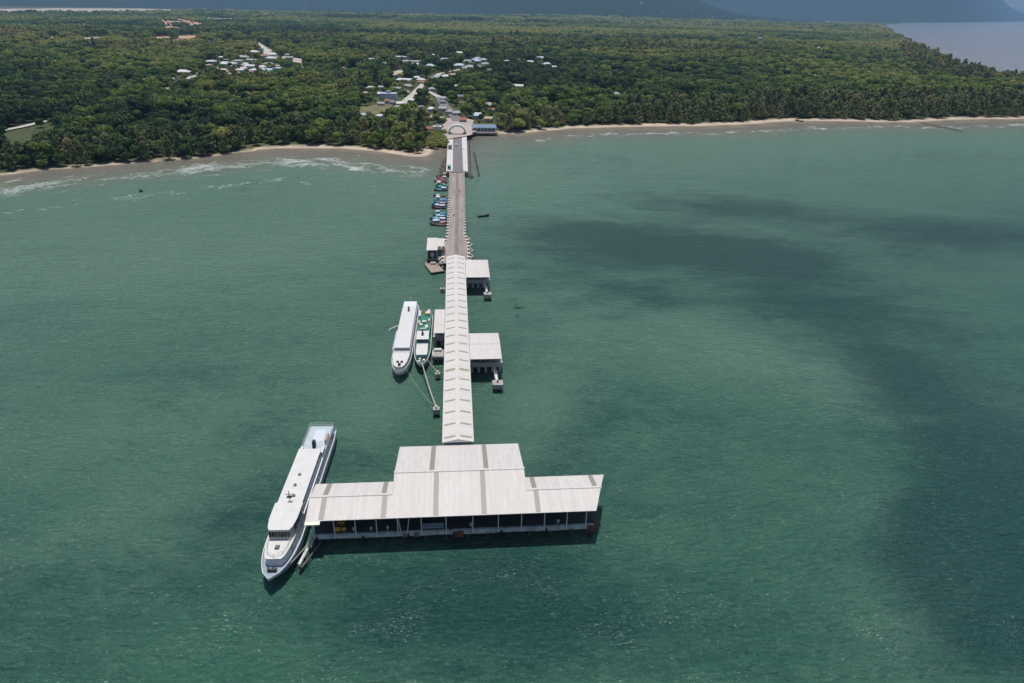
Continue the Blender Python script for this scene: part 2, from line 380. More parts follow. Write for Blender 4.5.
# plain ground (hills have their own sheet)
LR = np.hypot(LX, LY)
kq &= (LR[:-1, :-1] < 9500)
LZ = np.interp(LD, [-60, -25, 0, 14, 45, 120], [-5, -1.8, 0, 1.1, 2.4, 3.0])+np.where(LD > 60, .0, 0)
land = grid_obj('ground', LX, LY, LZ, land_material(), kq)
tag(land, 'low flat coastal ground with a sandy beach', kind='structure')
attr(land, 'inland', LD); attr(land, 'sandw', beach_w(LX, LY))

def hill_material():
    m, nt, b = new_mat('forested_hills')
    pos = N(nt, 'ShaderNodeNewGeometry').outputs['Position']
    n = noise(nt, .02, 6, .7, pos); n2 = noise(nt, .0016, 4, .6, pos)
    c = mix(nt, ramp(nt, n, .35, .65), (.010, .022, .014), (.026, .044, .022))
    c = mix(nt, ramp(nt, n2, .45, .7), c, (.022, .034, .020))
    nt.links.new(c, b.inputs['Base Color']); b.inputs['Roughness'].default_value = 1; b.inputs['Specular IOR Level'].default_value = 0
    bn = N(nt, 'ShaderNodeBump'); bn.inputs['Distance'].default_value = 14; bn.inputs['Strength'].default_value = 1
    nt.links.new(n, bn.inputs['Height']); nt.links.new(bn.outputs[0], b.inputs['Normal'])
    return m
rr = 5300*1.026**np.arange(0, 62); aa = np.radians(np.linspace(-46, 44, 240))
HR, HA = np.meshgrid(rr, aa, indexing='ij'); HX, HY = HR*np.sin(HA), HR*np.cos(HA)
HD = sdist(HX, HY); HZ = np.where(HD > 0, np.where(hills(HX, HY) > 4, 3.4, 1.2)+hills(HX, HY), np.interp(HD, [-200, 0], [-12, 2.0]))
hk = (HD[:-1, :-1] > -200) | (HD[1:, 1:] > -200)
hl = grid_obj('hills', HX, HY, HZ, hill_material(), hk)
tag(hl, 'dark forested mountains fading to blue beyond the plain', kind='structure')

# ------------------------------------------------------------------ cleared ground, roads
CLEAR = []          # (kind, data) regions without trees
def in_poly(X, Y, poly):
    ins = np.zeros(np.shape(X), bool); n = len(poly)
    for i in range(n):
        x0, y0 = poly[i]; x1, y1 = poly[(i+1) % n]
        if y0 == y1: continue
        ins ^= ((y0 > Y) != (y1 > Y)) & (X < x0+(Y-y0)*(x1-x0)/(y1-y0))
    return ins
SHEETN = [0]
def patch(name, pxs, mat, label, zoff=.12, z=G0, view=0.6):
    poly = px_line(pxs, z); SHEETN[0] += 1
    # ragged outline, real earth has no straight edges
    pts = []
    n = len(poly); cxm = sum(p[0] for p in poly)/n; cym = sum(p[1] for p in poly)/n
    for i in range(n):
        a, b_ = poly[i], poly[(i+1) % n]; L = math.hypot(b_[0]-a[0], b_[1]-a[1]); k = 5
        for j in range(k):
            t = j/k; amp = L*.05*(random.random()-.5)*(0 if j == 0 else 2)
            pts.append((a[0]+(b_[0]-a[0])*t-(b_[1]-a[1])/max(L, 1)*amp, a[1]+(b_[1]-a[1])*t+(b_[0]-a[0])/max(L, 1)*amp))
    m = MB(); zz = z+zoff+.03*SHEETN[0]
    c = (cxm, cym, zz)
    for i in range(len(pts)): m.face([c, (*pts[i], zz), (*pts[(i+1) % len(pts)], zz)])
    o = m.build(name, mat); tag(o, label, kind='structure')
    for p in o.data.polygons:
        if p.normal.z < 0: p.flip()
    CLEAR.append(('poly', pts, view)); return o
def road(name, pxs, width, mat, label, z=G0, view=.7, zoff=.2):
    pl = px_line(pxs, z); SHEETN[0] += 1; zz = z+zoff+.03*SHEETN[0]
    m = MB(); L = []; R_ = []
    for i, p in enumerate(pl):
        a = pl[max(0, i-1)]; b_ = pl[min(len(pl)-1, i+1)]; d = math.hypot(b_[0]-a[0], b_[1]-a[1]) or 1
        nx, ny = -(b_[1]-a[1])/d*width/2, (b_[0]-a[0])/d*width/2
        L.append((p[0]+nx, p[1]+ny, zz)); R_.append((p[0]-nx, p[1]-ny, zz))
    for i in range(len(pl)-1): m.face([R_[i], R_[i+1], L[i+1], L[i]])
    o = m.build(name, mat); tag(o, label, kind='structure'); CLEAR.append(('line', pl, width/2+2.5, view)); return o
patch('bare_earth', [(-20, 9.0), (60, 8.2), (140, 8.6), (178, 9.8), (172, 12.4), (120, 13.0), (84, 14.0), (40, 12.8), (-20, 13.2)], M_tan2, 'long pale pinkish band of cleared earth on the far left plain', view=1.2)
for pl_ in ([(158, 20), (166, 19.4), (176, 23), (168, 25)], [(172, 19.2), (180, 18.8), (192, 23), (186, 25.6)], [(186, 20.5), (196, 22), (203, 25.8), (194, 27)], [(160, 25.6), (176, 25.2), (182, 28.2), (164, 28)]):
    patch('bare_earth', [(a_, b_+(1.2 if b_ > 23 else 0)) for a_, b_ in pl_], M_tan, 'orange cleared earth plot in the cluster beside the far highway', view=1.2)
for pl_ in ([(152, 37), (170, 36), (176, 38.8), (160, 39.6)], [(170, 36), (198, 35.2), (206, 37), (182, 38.6)], [(168, 40), (190, 38.8), (198, 40.6), (176, 42)]):
    patch('bare_earth', pl_, M_tan, 'reddish cleared strip left of the inland village', view=1.2)
for pl_ in ([(48, 37), (62, 36.6), (64, 38.4), (52, 38.8)], [(82, 41), (94, 40.6), (94, 42.8), (84, 43)], [(66, 37.8), (110, 37), (112, 38.6), (70, 39.4)]):
    patch('bare_earth', pl_, M_tan2, 'narrow pale scrub strip on the left plain', view=1.2)
patch('bare_earth', [(262, 47), (268, 48), (282, 58), (270, 61), (263, 54)], M_tan2, 'pale triangular yard among the inland village houses')
patch('bare_earth', [(284, 56), (303, 60), (300, 64.5), (280, 62)], M_tan2, 'tan yard to the right of the inland village')
patch('bare_earth', [(168, 86), (196, 73), (217, 69.5), (216, 74), (198, 80), (176, 89)], M_track, 'long pale open lot at the near edge of the inland village')
patch('bare_earth', [(388, 72), (428, 66.5), (430, 70), (390, 77)], M_tan2, 'pale strip beside the long building inland of the pier')
patch('grass_clearing', [(355, 108), (390, 104), (398, 112), (360, 119)], paint('dry_grass', (.16, .15, .07), 1, .4, .05), 'dry grassy clearing behind the left beach trees')
patch('plaza', [(440, 130), (446, 119), (462, 117), (474, 121), (478, 130), (470, 136), (448, 140)], paint('plaza_paving', (.38, .32, .29), .9, .3, .06), 'pinkish paved square behind the arch', z=3.02)
road('road', [(458, 122), (452, 114), (444, 106), (440, 98)], 9, M_asph, 'grey lane running inland from the arch')
road('road', [(0, 132), (20, 128), (44, 122.5), (55, 120)], 6, M_track, 'short pale track through the trees at the left edge', view=2.2)
road('road', [(204, 15), (226, 28), (252, 40), (262, 47), (272, 58), (300, 66)], 14, M_track, 'pale highway crossing the far plain towards the village', view=.5)
road('road', [(398, 108), (412, 96), (424, 84), (440, 74), (470, 68), (520, 63)], 7, M_track, 'pale lane winding between the houses inland of the pier', view=.6)
road('road', [(440, 98), (424, 90), (412, 96)], 7, M_track, 'short pale lane joining the grey lane behind the pier head', view=.5)
road('road', [(560, 93), (590, 91), (640, 97)], 6, M_track, 'short pale track behind the right beach wood', view=.4)

# ------------------------------------------------------------------ trees: shapes
def leaf_mat(name, ramp_cols):
    m, nt, b = new_mat(name)
    a = N(nt, 'ShaderNodeAttribute'); a.attribute_type = 'INSTANCER'; a.attribute_name = 'tint'
    pos = N(nt, 'ShaderNodeNewGeometry'); oi = N(nt, 'ShaderNodeObjectInfo')
    n = noise(nt, .35, 3, .6, pos.outputs['Position'])
    f = math_(nt, 'ADD', a.outputs['Fac'], math_(nt, 'MULTIPLY', math_(nt, 'SUBTRACT', n, .5), .35))
    f = math_(nt, 'ADD', f, math_(nt, 'MULTIPLY', math_(nt, 'SUBTRACT', oi.outputs['Random'], .5), .22), True)
    cr = N(nt, 'ShaderNodeValToRGB'); nt.links.new(f, cr.inputs[0])
    els = cr.color_ramp.elements
    while len(els) < len(ramp_cols): els.new(.5)
    for e, (p, c) in zip(els, ramp_cols): e.position = p; e.color = (*c, 1)
    ri = N(nt, 'ShaderNodeNewGeometry').outputs['Random Per Island']
    cv = mix(nt, 1.0, cr.outputs[0], (1, 1, 1), 'MULTIPLY')
    k = N(nt, 'ShaderNodeMapRange'); nt.links.new(ri, k.inputs[0]); k.inputs[3].default_value = .6; k.inputs[4].default_value = 1.4
    h = N(nt, 'ShaderNodeVectorMath', operation='SCALE'); nt.links.new(cv, h.inputs[0]); nt.links.new(k.outputs[0], h.inputs['Scale'])
    nt.links.new(h.outputs[0], b.inputs['Base Color'])
    b.inputs['Roughness'].default_value = .6; b.inputs['Specular IOR Level'].default_value = .25
    tr = N(nt, 'ShaderNodeBsdfTranslucent'); nt.links.new(h.outputs[0], tr.inputs[0])
    ms = N(nt, 'ShaderNodeMixShader'); ms.inputs[0].default_value = .4
    nt.links.new(b.outputs[0], ms.inputs[1]); nt.links.new(tr.outputs[0], ms.inputs[2])
    nt.links.new(ms.outputs[0], nt.nodes['Material Output'].inputs[0]); return m
M_leaf = leaf_mat('broadleaf_foliage', [(0, (.026, .062, .024)), (.3, (.072, .135, .032)), (.6, (.165, .225, .045)), (1, (.32, .32, .095))])
M_cas = leaf_mat('casuarina_foliage', [(0, (.11, .15, .060)), (.4, (.20, .225, .090)), (.7, (.30, .28, .12)), (1, (.38, .31, .14))])
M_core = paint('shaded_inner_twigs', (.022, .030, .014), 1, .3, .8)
def quad(m, c, nrm, sz, asp=1.0, mi=0, up=None):
    n = np.array(nrm, float); n /= np.linalg.norm(n)+1e-9
    a = np.array(up if up is not None else RNG.normal(size=3)); x = np.cross(n, a); x /= np.linalg.norm(x)+1e-9; y = np.cross(n, x)
    c = np.array(c); x = x*sz*.5; y = y*sz*.5*asp; k = n*sz*.16
    m.raw([tuple(c-x-y-k), tuple(c+x*1.1-y*.8), tuple(c+x+y-k), tuple(c-x*.9+y*1.1)], [(0, 1, 2, 3)], mi)
def crown_broad(seed, lobes, per, R, H, size, core=True):
    rng = np.random.default_rng(seed); m = MB()
    for i in range(lobes):
        t = 2*pi*i/lobes*1.618*2+rng.uniform(-.4, .4); rr = R*.62*sqrt(rng.uniform(.05, 1)) if i else 0
        lc = np.array([rr*cos(t), rr*sin(t), H*(.62+.22*rng.uniform(-1, 1)-.28*(rr/R)**2)]); lr = R*rng.uniform(.33, .50)
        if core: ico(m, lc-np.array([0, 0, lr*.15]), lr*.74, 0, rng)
        for k in range(per):
            d = rng.normal(size=3); d[2] = abs(d[2])*.9+d[2]*.35; d /= np.linalg.norm(d)
            p = lc+d*lr*rng.uniform(.78, 1.18)*np.array([1, 1, .82])
            quad(m, p, d+rng.normal(size=3)*.45, size*rng.uniform(.6, 1.3))
    return m
def ico(m, c, r, mi, rng, sq=.82):
    t = (1+sqrt(5))/2; vs = [(-1, t, 0), (1, t, 0), (-1, -t, 0), (1, -t, 0), (0, -1, t), (0, 1, t), (0, -1, -t), (0, 1, -t), (t, 0, -1), (t, 0, 1), (-t, 0, -1), (-t, 0, 1)]
    k = r/sqrt(1+t*t); fs = [(0, 11, 5), (0, 5, 1), (0, 1, 7), (0, 7, 10), (0, 10, 11), (1, 5, 9), (5, 11, 4), (11, 10, 2), (10, 7, 6), (7, 1, 8), (3, 9, 4), (3, 4, 2), (3, 2, 6), (3, 6, 8), (3, 8, 9), (4, 9, 5), (2, 4, 11), (6, 2, 10), (8, 6, 7), (9, 8, 1)]
    m.raw([(c[0]+v[0]*k*rng.uniform(.8, 1.15), c[1]+v[1]*k*rng.uniform(.8, 1.15), c[2]+v[2]*k*sq) for v in vs], fs, mi)
def crown_cas(seed, H, R, branches=60, per=11):
    """feathery upright crown: tufts of fine foliage round a leading stem, uneven outline"""
    rng = np.random.default_rng(seed); m = MB()
    for k in range(5):
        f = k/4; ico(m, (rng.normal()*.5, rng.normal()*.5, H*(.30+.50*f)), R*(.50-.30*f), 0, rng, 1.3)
    for b_ in range(branches):
        f = (b_+.5)/branches; z0 = H*(.16+.82*f); t = rng.uniform(0, 2*pi); L = R*(1.0-.78*f**1.4)*rng.uniform(.35, 1.15)
        c = np.array([L*cos(t), L*sin(t), z0+rng.normal()*.5]); r = R*rng.uniform(.22, .36)*(1-.45*f)
        for k in range(per):
            d = rng.normal(size=3); d[2] = abs(d[2])*.8+.1; d /= np.linalg.norm(d)
            quad(m, c+d*r*rng.uniform(.5, 1.2)*np.array([1, 1, 1.25]), d+rng.normal(size=3)*.5, rng.uniform(.55, 1.05), 1.3)
    return m
def trunk_mesh(m, H, r, limbs, R, rng, mi=0):
    m.tube((0, 0, -.3), (.12, .05, H*.45), r, r*.7, 7, mi); m.tube((.12, .05, H*.44), (.0, .15, H*.7), r*.7, r*.3, 6, mi)
    for k in range(limbs):
        t = 2*pi*k/limbs+rng.uniform(-.4, .4); z = H*rng.uniform(.3, .48)
        m.tube((.08, .04, z), (R*.5*cos(t), R*.5*sin(t), z+H*.22), r*.45, r*.16, 5, mi)
SPEC = {}
def mk_spec(key, kind, seed, **k):
    rng = np.random.default_rng(seed+100)
    if kind == 'broad': cr = crown_broad(seed, k['lobes']+3, k['per']*2, k['R'], k['H'], k['size']*.68); ml = [M_leaf, M_core]
    else: cr = crown_cas(seed, k['H'], k['R']); ml = [M_cas, M_core]
    tk = MB(); trunk_mesh(tk, k['H'], k['r'], 4 if kind == 'broad' else 2, k['R'], rng)
    me_c = cr; SPEC[key] = (cr, tk, ml, k)
mk_spec('b0', 'broad', 1, lobes=9, per=40, R=5.6, H=11.5, size=1.35, r=.30)
mk_spec('b1', 'broad', 2, lobes=7, per=42, R=4.8, H=10.0, size=1.25, r=.26)
mk_spec('b2', 'broad', 3, lobes=11, per=38, R=6.6, H=13.5, size=1.45, r=.36)
mk_spec('c0', 'cas', 4, H=16, R=4.4, r=.28)
mk_spec('c1', 'cas', 5, H=13.5, R=4.9, r=.26)
def proto(key):
    """one joined mesh (crown + trunk) used only as a stand of the big forest"""
    cr, tk, ml, k = SPEC[key]; m = MB(); m.raw(cr.v, [], 0)
    m.v = list(cr.v); m.f = list(cr.f); m.mi = list(cr.mi); n = len(m.v)
    m.v += tk.v; m.f += [tuple(i+n for i in f) for f in tk.f]; m.mi += [2]*len(tk.f)
    me = bpy.data.meshes.new('forest_tree'); me.from_pydata(m.v, [], m.f)
    for q in (*ml, M_bark): me.materials.append(q)
    me.polygons.foreach_set('material_index', m.mi); me.update()
    return bpy.data.objects.new('forest_tree', me)
def proto_far(seed):
    """a stand of several crowns for the distant plain"""
    rng = np.random.default_rng(seed); m = MB()
    for i in range(11):
        x, y = rng.uniform(-13, 13, 2); r = rng.uniform(3.2, 5.6); h = rng.uniform(6, 10)
        ico(m, (x, y, h-r*.4), r, 0, rng, .8)
        for k in range(16):
            d = rng.normal(size=3); d[2] = abs(d[2]); d /= np.linalg.norm(d)
            quad(m, np.array((x, y, h-r*.4))+d*r*rng.uniform(.9, 1.15)*np.array([1, 1, .82]), d+rng.normal(size=3)*.4, rng.uniform(2, 3.6))
    me = bpy.data.meshes.new('forest_stand'); me.from_pydata(m.v, [], m.f)
    me.materials.append(M_leaf); me.materials.append(M_core); me.polygons.foreach_set('material_index', m.mi); me.update()
    return bpy.data.objects.new('forest_stand', me)

# ------------------------------------------------------------------ houses and village (positions first, trees avoid them)
HP = {}
def house_proto(kind, roofm, wallm):
    key = (kind, roofm.name, wallm.name)
    if key in HP: return HP[key]
    # unit-ish house: 10 wide (x), 8 deep (y)
    w = MB(); r = MB(); win = []; d = MB()
    if kind == 'gable':
        w.box(-4.6, 4.6, -3.6, 3.6, 0, 3.2)
        w.raw([(-4.6, -3.6, 3.2), (-4.6, 3.6, 3.2), (-4.6, 0, 4.7), (4.6, -3.6, 3.2), (4.6, 3.6, 3.2), (4.6, 0, 4.7)], [(0, 2, 1), (3, 4, 5), (0, 3, 5, 2), (1, 2, 5, 4)])
        for s in (-1, 1):
            r.hexa([(-5.2, s*4.3, 2.95), (5.2, s*4.3, 2.95), (5.2, 0, 4.9), (-5.2, 0, 4.9)] if s < 0 else [(5.2, s*4.3, 2.95), (-5.2, s*4.3, 2.95), (-5.2, 0, 4.9), (5.2, 0, 4.9)],
                   [(-5.2, s*4.3, 3.13), (5.2, s*4.3, 3.13), (5.2, 0, 5.08), (-5.2, 0, 5.08)] if s < 0 else [(5.2, s*4.3, 3.13), (-5.2, s*4.3, 3.13), (-5.2, 0, 5.08), (5.2, 0, 5.08)])
    elif kind == 'hip':
        w.box(-4.6, 4.6, -3.6, 3.6, 0, 3.2)
        b = [(-5.3, -4.3, 3.2), (5.3, -4.3, 3.2), (5.3, 4.3, 3.2), (-5.3, 4.3, 3.2), (-2.2, 0, 5.3), (2.2, 0, 5.3)]
        r.raw(b, [(0, 1, 5, 4), (1, 2, 5), (2, 3, 4, 5), (3, 0, 4), (0, 3, 2, 1)])
    elif kind == 'flat':
        w.box(-4.6, 4.6, -3.6, 3.6, 0, 6.2); r.box(-4.9, 4.9, -3.9, 3.9, 6.2, 6.6); r.box(-1.5, 1.2, -1, 1.5, 6.6, 8.2)
    else:   # long low shed, one shallow slope
        w.box(-4.8, 4.8, -3.8, 3.8, 0, 3.0)
        r.hexa([(-5, -4.2, 3.0), (5, -4.2, 3.0), (5, 4.2, 3.9), (-5, 4.2, 3.9)], [(-5, -4.2, 3.16), (5, -4.2, 3.16), (5, 4.2, 4.06), (-5, 4.2, 4.06)])
    e = bpy.data.objects.new('house', None); C.objects.link(e)
    wo = w.build('wall', wallm, e); r.build('roof', roofm, e)
    for x in (-3.1, 2.3):
        q = MB(); q.box(x-.6, x+.6, -3.86 if kind == 'shed' else -3.68, -3.55, 1.0, 2.3); q.build('window', M_glass, wo)
    d.box(-.5, .5, -3.86 if kind == 'shed' else -3.69, -3.55, .02, 2.2); d.build('door', M_wood, wo)
    HP[key] = [e, False]; return HP[key]
R_white = paint('roof_white_sheet', (.48, .485, .49), .6, .2, .3); R_grey = paint('roof_grey_sheet', (.27, .28, .30), .7, .3, .3)
R_blue = paint('roof_pale_blue_sheet', (.33, .43, .52), .6, .25, .3); R_tan = paint('roof_tan_tile', (.40, .30, .22), .8, .3, .5)
R_green = paint('roof_faded_green', (.18, .30, .20), .7, .3, .3); R_dgrey = paint('roof_dark_sheet', (.13, .14, .16), .7, .3, .3)
R_red = paint('roof_red_brown', (.26, .10, .07), .8, .3, .5)
def house(px, py, wpx, hpx, kind, roofm, wallm, name, label, cat, group=None, rot=None):
    """wpx: width seen in the photo -> real width at that spot"""
    x, y = P(px, py, G0+3.5); _, _, dep = Qn(x, y, G0)
    wid = max(6.0, wpx*dep/F); dp = max(6.0, min(wid*.8, hpx*3+6))
    pr = house_proto(kind, roofm, wallm)
    if not pr[1]: e = pr[0]; pr[1] = True
    else: e = copy_tree(pr[0])
    e.name = name; e['label'] = label; e['category'] = cat
    if group: e['group'] = group
    elif 'group' in e: del e['group']
    hz_ = float(hills(np.array([x]), np.array([y]))[0]) if math.hypot(x, y) > 4700 else 0
    e.location = (x, y, G0+hz_*1.0+(.6 if hz_ > 1 else 0)); e.rotation_euler = (0, 0, rot if rot is not None else random.uniform(-.5, .5))
    s = dp/8; e.scale = (wid/10, s, min(1.25, max(.8, s)) if dep < 3500 else 2.3)
    CLEAR.append(('house', x, y, wid/2+1.5, dp/2+1.5)); return e
VG = 'small village houses'
cl_v = 'small pale-roofed house among the inland village at the upper left'
cl_m = 'small pale-roofed house among dense trees inland of the pier'
cl_r = 'small blue-grey roofed house in the row behind the dark trees right of centre'
cl_f = 'tiny white building in the far town below the mountains'
spec = [
 (183, 72, 13, 2, 'hip', R_white, M_wallw, 'large_house', 'white lilac-roofed house at the near left edge of the inland village', 'house'),
 (211, 61.5, 10, 2, 'shed', R_white, M_wallw, 'warehouse', 'white flat warehouse roof at the left back of the inland village', 'warehouse'),
 (226, 64, 10, 2, 'shed', R_white, M_wallw, 'house', cl_v, 'house', VG+' left'), (238, 61, 10, 2, 'shed', R_grey, M_wallw, 'house', cl_v, 'house', VG+' left'),
 (250, 66, 12, 2, 'shed', R_white, M_wallw, 'house', cl_v, 'house', VG+' left'), (254, 61.5, 6, 3, 'flat', R_white, M_wallw, 'house', cl_v, 'house', VG+' left'),
 (262, 70, 20, 3, 'shed', R_blue, M_bluewall, 'warehouse', 'long pale blue warehouse roof in the front of the inland village', 'warehouse'), (279, 68, 8, 2, 'shed', R_blue, M_bluewall, 'house', cl_v, 'house', VG+' left'),
 (240, 70, 9, 2, 'shed', R_white, M_wallw, 'house', cl_v, 'house', VG+' left'), (224, 69.5, 7, 2, 'gable', R_white, M_lime, 'house', cl_v, 'house', VG+' left'),
 (210, 43, 5, 2, 'flat', R_white, M_wallw, 'house', cl_v, 'house', VG+' left'), (225, 42, 6, 2, 'shed', R_tan, M_lime, 'house', cl_v, 'house', VG+' left'), (232, 42, 3, 2, 'shed', R_white, M_lime, 'house', cl_v, 'house', VG+' left'),
 (254, 52, 9, 3, 'hip', R_white, M_wallw, 'house', cl_v, 'house', VG+' left'), (261, 50, 5, 3, 'flat', R_grey, M_wallw, 'house', cl_v, 'house', VG+' left'), (244, 55, 5, 2, 'gable', R_grey, M_lime, 'house', cl_v, 'house', VG+' left'),
 (221, 56.5, 4, 2, 'gable', R_white, M_lime, 'house', cl_v, 'house', VG+' left'), (173, 78, 4, 2, 'gable', R_green, M_wallw, 'house', cl_v, 'house', VG+' left'), (182, 82.5, 6, 2, 'gable', R_tan, M_lime, 'house', cl_v, 'house', VG+' left'),
 (167, 88, 5, 2, 'gable', R_tan, M_lime, 'house', cl_v, 'house', VG+' left'), (289, 57.5, 8, 2, 'shed', R_grey, M_lime, 'house', cl_v, 'house', VG+' left'), (301, 67, 5, 2, 'gable', R_grey, M_wallw, 'house', cl_v, 'house', VG+' left'), (233, 66, 5, 2, 'gable', R_grey, M_wallw, 'house', cl_v, 'house', VG+' left'), (246, 63, 5, 2, 'gable', R_white, M_wallw, 'house', cl_v, 'house', VG+' left'), (268, 63, 6, 2, 'gable', R_dgrey, M_wallw, 'house', cl_v, 'house', VG+' left'),
 (401, 57, 11, 2, 'shed', R_blue, M_bluewall, 'warehouse', 'blue-grey warehouse roof inland, left of the large grey roof', 'warehouse'),
 (411, 61.5, 18, 3, 'shed', R_grey, M_lime, 'warehouse', 'large pale grey warehouse roof inland of the pier', 'warehouse'),
 (434, 55, 7, 2, 'shed', R_white, M_wallw, 'house', cl_m, 'house', VG+' middle'), (459, 53, 8, 2, 'gable', R_white, M_wallw, 'house', cl_m, 'house', VG+' middle'), (430, 66, 9, 3, 'hip', R_blue, M_wallw, 'house', cl_m, 'house', VG+' middle'),
 (371, 59, 7, 2, 'shed', R_blue, M_wallw, 'house', cl_m, 'house', VG+' middle'), (353, 69, 5, 2, 'shed', R_white, M_wallw, 'house', cl_m, 'house', VG+' middle'), (344, 67, 5, 2, 'shed', R_tan, M_lime, 'house', cl_m, 'house', VG+' middle'),
 (398, 75, 12, 3, 'shed', R_tan, M_lime, 'house', cl_m, 'house', VG+' middle'), (417, 76.5, 6, 2, 'gable', R_white, M_wallw, 'house', cl_m, 'house', VG+' middle'),
 (404, 80, 15, 2, 'shed', R_white, M_wallw, 'long_house', 'house with a long white flat roof inland of the pier', 'house'),
 (396, 84.5, 5, 2, 'gable', R_white, M_wallw, 'house', cl_m, 'house', VG+' middle'), (408, 84.5, 7, 2, 'gable', R_grey, M_wallw, 'house', cl_m, 'house', VG+' middle'),
 (371, 87, 8, 4, 'gable', R_white, M_wallw, 'house', 'white gabled house left of the green-roofed one inland', 'house'), (381, 86, 5, 2, 'gable', R_grey, M_wallw, 'house', cl_m, 'house', VG+' middle'), (396, 88, 10, 2, 'shed', R_green, M_lime, 'house', 'house with a faded green roof among the trees inland', 'house'),
 (406, 91, 7, 2, 'gable', R_grey, M_wallw, 'house', cl_m, 'house', VG+' middle'),
 (389, 98, 16, 8, 'flat', R_blue, M_bluewall, 'large_house', 'large pale blue two-storey house among the trees left of the pier head', 'house'),
 (400, 102, 7, 3, 'gable', R_white, M_bluewall, 'house', cl_m, 'house', VG+' middle'), (410, 103.5, 6, 3, 'gable', R_tan, M_lime, 'house', cl_m, 'house', VG+' middle'), (381, 102, 7, 2, 'shed', R_grey, M_wallw, 'house', cl_m, 'house', VG+' middle'),
 (363, 114, 11, 3, 'shed', R_blue, M_wallw, 'house', 'low white and blue shed in the clearing behind the left beach', 'shed'), (385, 122, 8, 3, 'shed', R_tan, M_lime, 'house', cl_m, 'house', VG+' middle'),
 (443, 107, 8, 4, 'gable', R_grey, M_wallw, 'house', cl_m, 'house', VG+' middle'), (457, 111.5, 9, 4, 'hip', R_grey, M_wallw, 'house', cl_m, 'house', VG+' middle'), (441, 117, 8, 5, 'gable', R_grey, M_wallw, 'house', cl_m, 'house', VG+' middle'),
 (488.5, 104.5, 11, 6, 'hip', R_grey, M_wallw, 'house', 'grey hipped roof house in the trees above the blue-roofed waterfront building', 'house'), (476, 114, 8, 4, 'gable', R_blue, M_wallw, 'house', cl_m, 'house', VG+' middle'), (489, 117, 8, 4, 'gable', R_tan, M_lime, 'house', cl_m, 'house', VG+' middle'),
 (437.5, 128.5, 9, 5, 'flat', R_white, M_wallw, 'house', 'small white block house beside the pier head, left of the arch', 'house'), (430, 127, 6, 3, 'gable', R_red, M_lime, 'house', cl_m, 'house', VG+' middle'), (463, 118, 7, 3, 'gable', R_red, M_lime, 'house', 'small reddish-roofed house just behind the arch', 'house'),
 (459, 65.5, 10, 3, 'hip', R_blue, M_wallw, 'house', cl_r, 'house', VG+' right'), (470, 67, 10, 3, 'hip', R_grey, M_wallw, 'house', cl_r, 'house', VG+' right'), (486, 64, 9, 2, 'shed', R_grey, M_wallw, 'house', cl_r, 'house', VG+' right'), (496, 61.5, 8, 2, 'shed', R_blue, M_wallw, 'house', cl_r, 'house', VG+' right'),
 (516, 60, 11, 3, 'shed', R_blue, M_bluewall, 'house', cl_r, 'house', VG+' right'), (507, 62, 8, 2, 'hip', R_blue, M_wallw, 'house', cl_r, 'house', VG+' right'), (530, 61.5, 6, 2, 'gable', R_white, M_wallw, 'house', cl_r, 'house', VG+' right'), (540, 58, 7, 2, 'gable', R_blue, M_wallw, 'house', cl_r, 'house', VG+' right'), (547, 64.5, 8, 2, 'hip', R_white, M_wallw, 'house', cl_r, 'house', VG+' right'), (555, 66.5, 6, 2, 'gable', R_white, M_wallw, 'house', cl_r, 'house', VG+' right'), (541, 64, 5, 2, 'gable', R_blue, M_wallw, 'house', cl_r, 'house', VG+' right'),
 (518, 86, 12, 3, 'shed', R_white, M_wallw, 'house', 'white roofed house alone in the dark trees right of the pier', 'house'), (615, 93, 8, 4, 'hip', R_grey, M_wallw, 'house', 'small grey-roofed house in a clearing behind the right beach', 'house'),
 (751, 40.5, 15, 3, 'shed', R_white, M_wallw, 'warehouse', 'long white warehouse roof in the middle of the right-hand plain', 'warehouse'),
 (818, 48, 5, 2, 'gable', R_white, M_wallw, 'house', 'lone white roofed house in the woods far right', 'house'), (853, 51.5, 4, 2, 'gable', R_tan, M_lime, 'house', 'lone yellowish-roofed house in the woods far right', 'house'), (910, 71, 6, 3, 'gable', R_white, M_wallw, 'house', 'white roofed house nearest the point on the right', 'house'),
 (220, 18.5, 23, 5, 'shed', R_white, M_wallw, 'factory', 'big white factory roof on the far left plain', 'factory'),
]
for a in spec: house(*a[:10], a[10] if len(a) > 10 else None, rot=random.uniform(-.25, .25))
rv = random.Random(5)
for k in range(96):
    if k < 42: px = rv.gauss(250, 18); py = 64+rv.uniform(-9, 8)-(px-250)*.12; lab_, g_ = cl_v, VG+' left'
    elif k < 84: px = rv.uniform(365, 500); py = rv.uniform(62, 116); lab_, g_ = cl_m, VG+' middle'
    else: px = rv.uniform(440, 490); py = rv.uniform(58, 68); lab_, g_ = cl_r, VG+' right'
    house(px, py, rv.uniform(4, 8), 2, rv.choice(['gable', 'hip', 'shed']), rv.choice([R_white, R_grey, R_white, R_dgrey, R_red, R_tan] if k < 84 else [R_grey, R_blue]), M_wallw, 'house', lab_, 'house', g_)
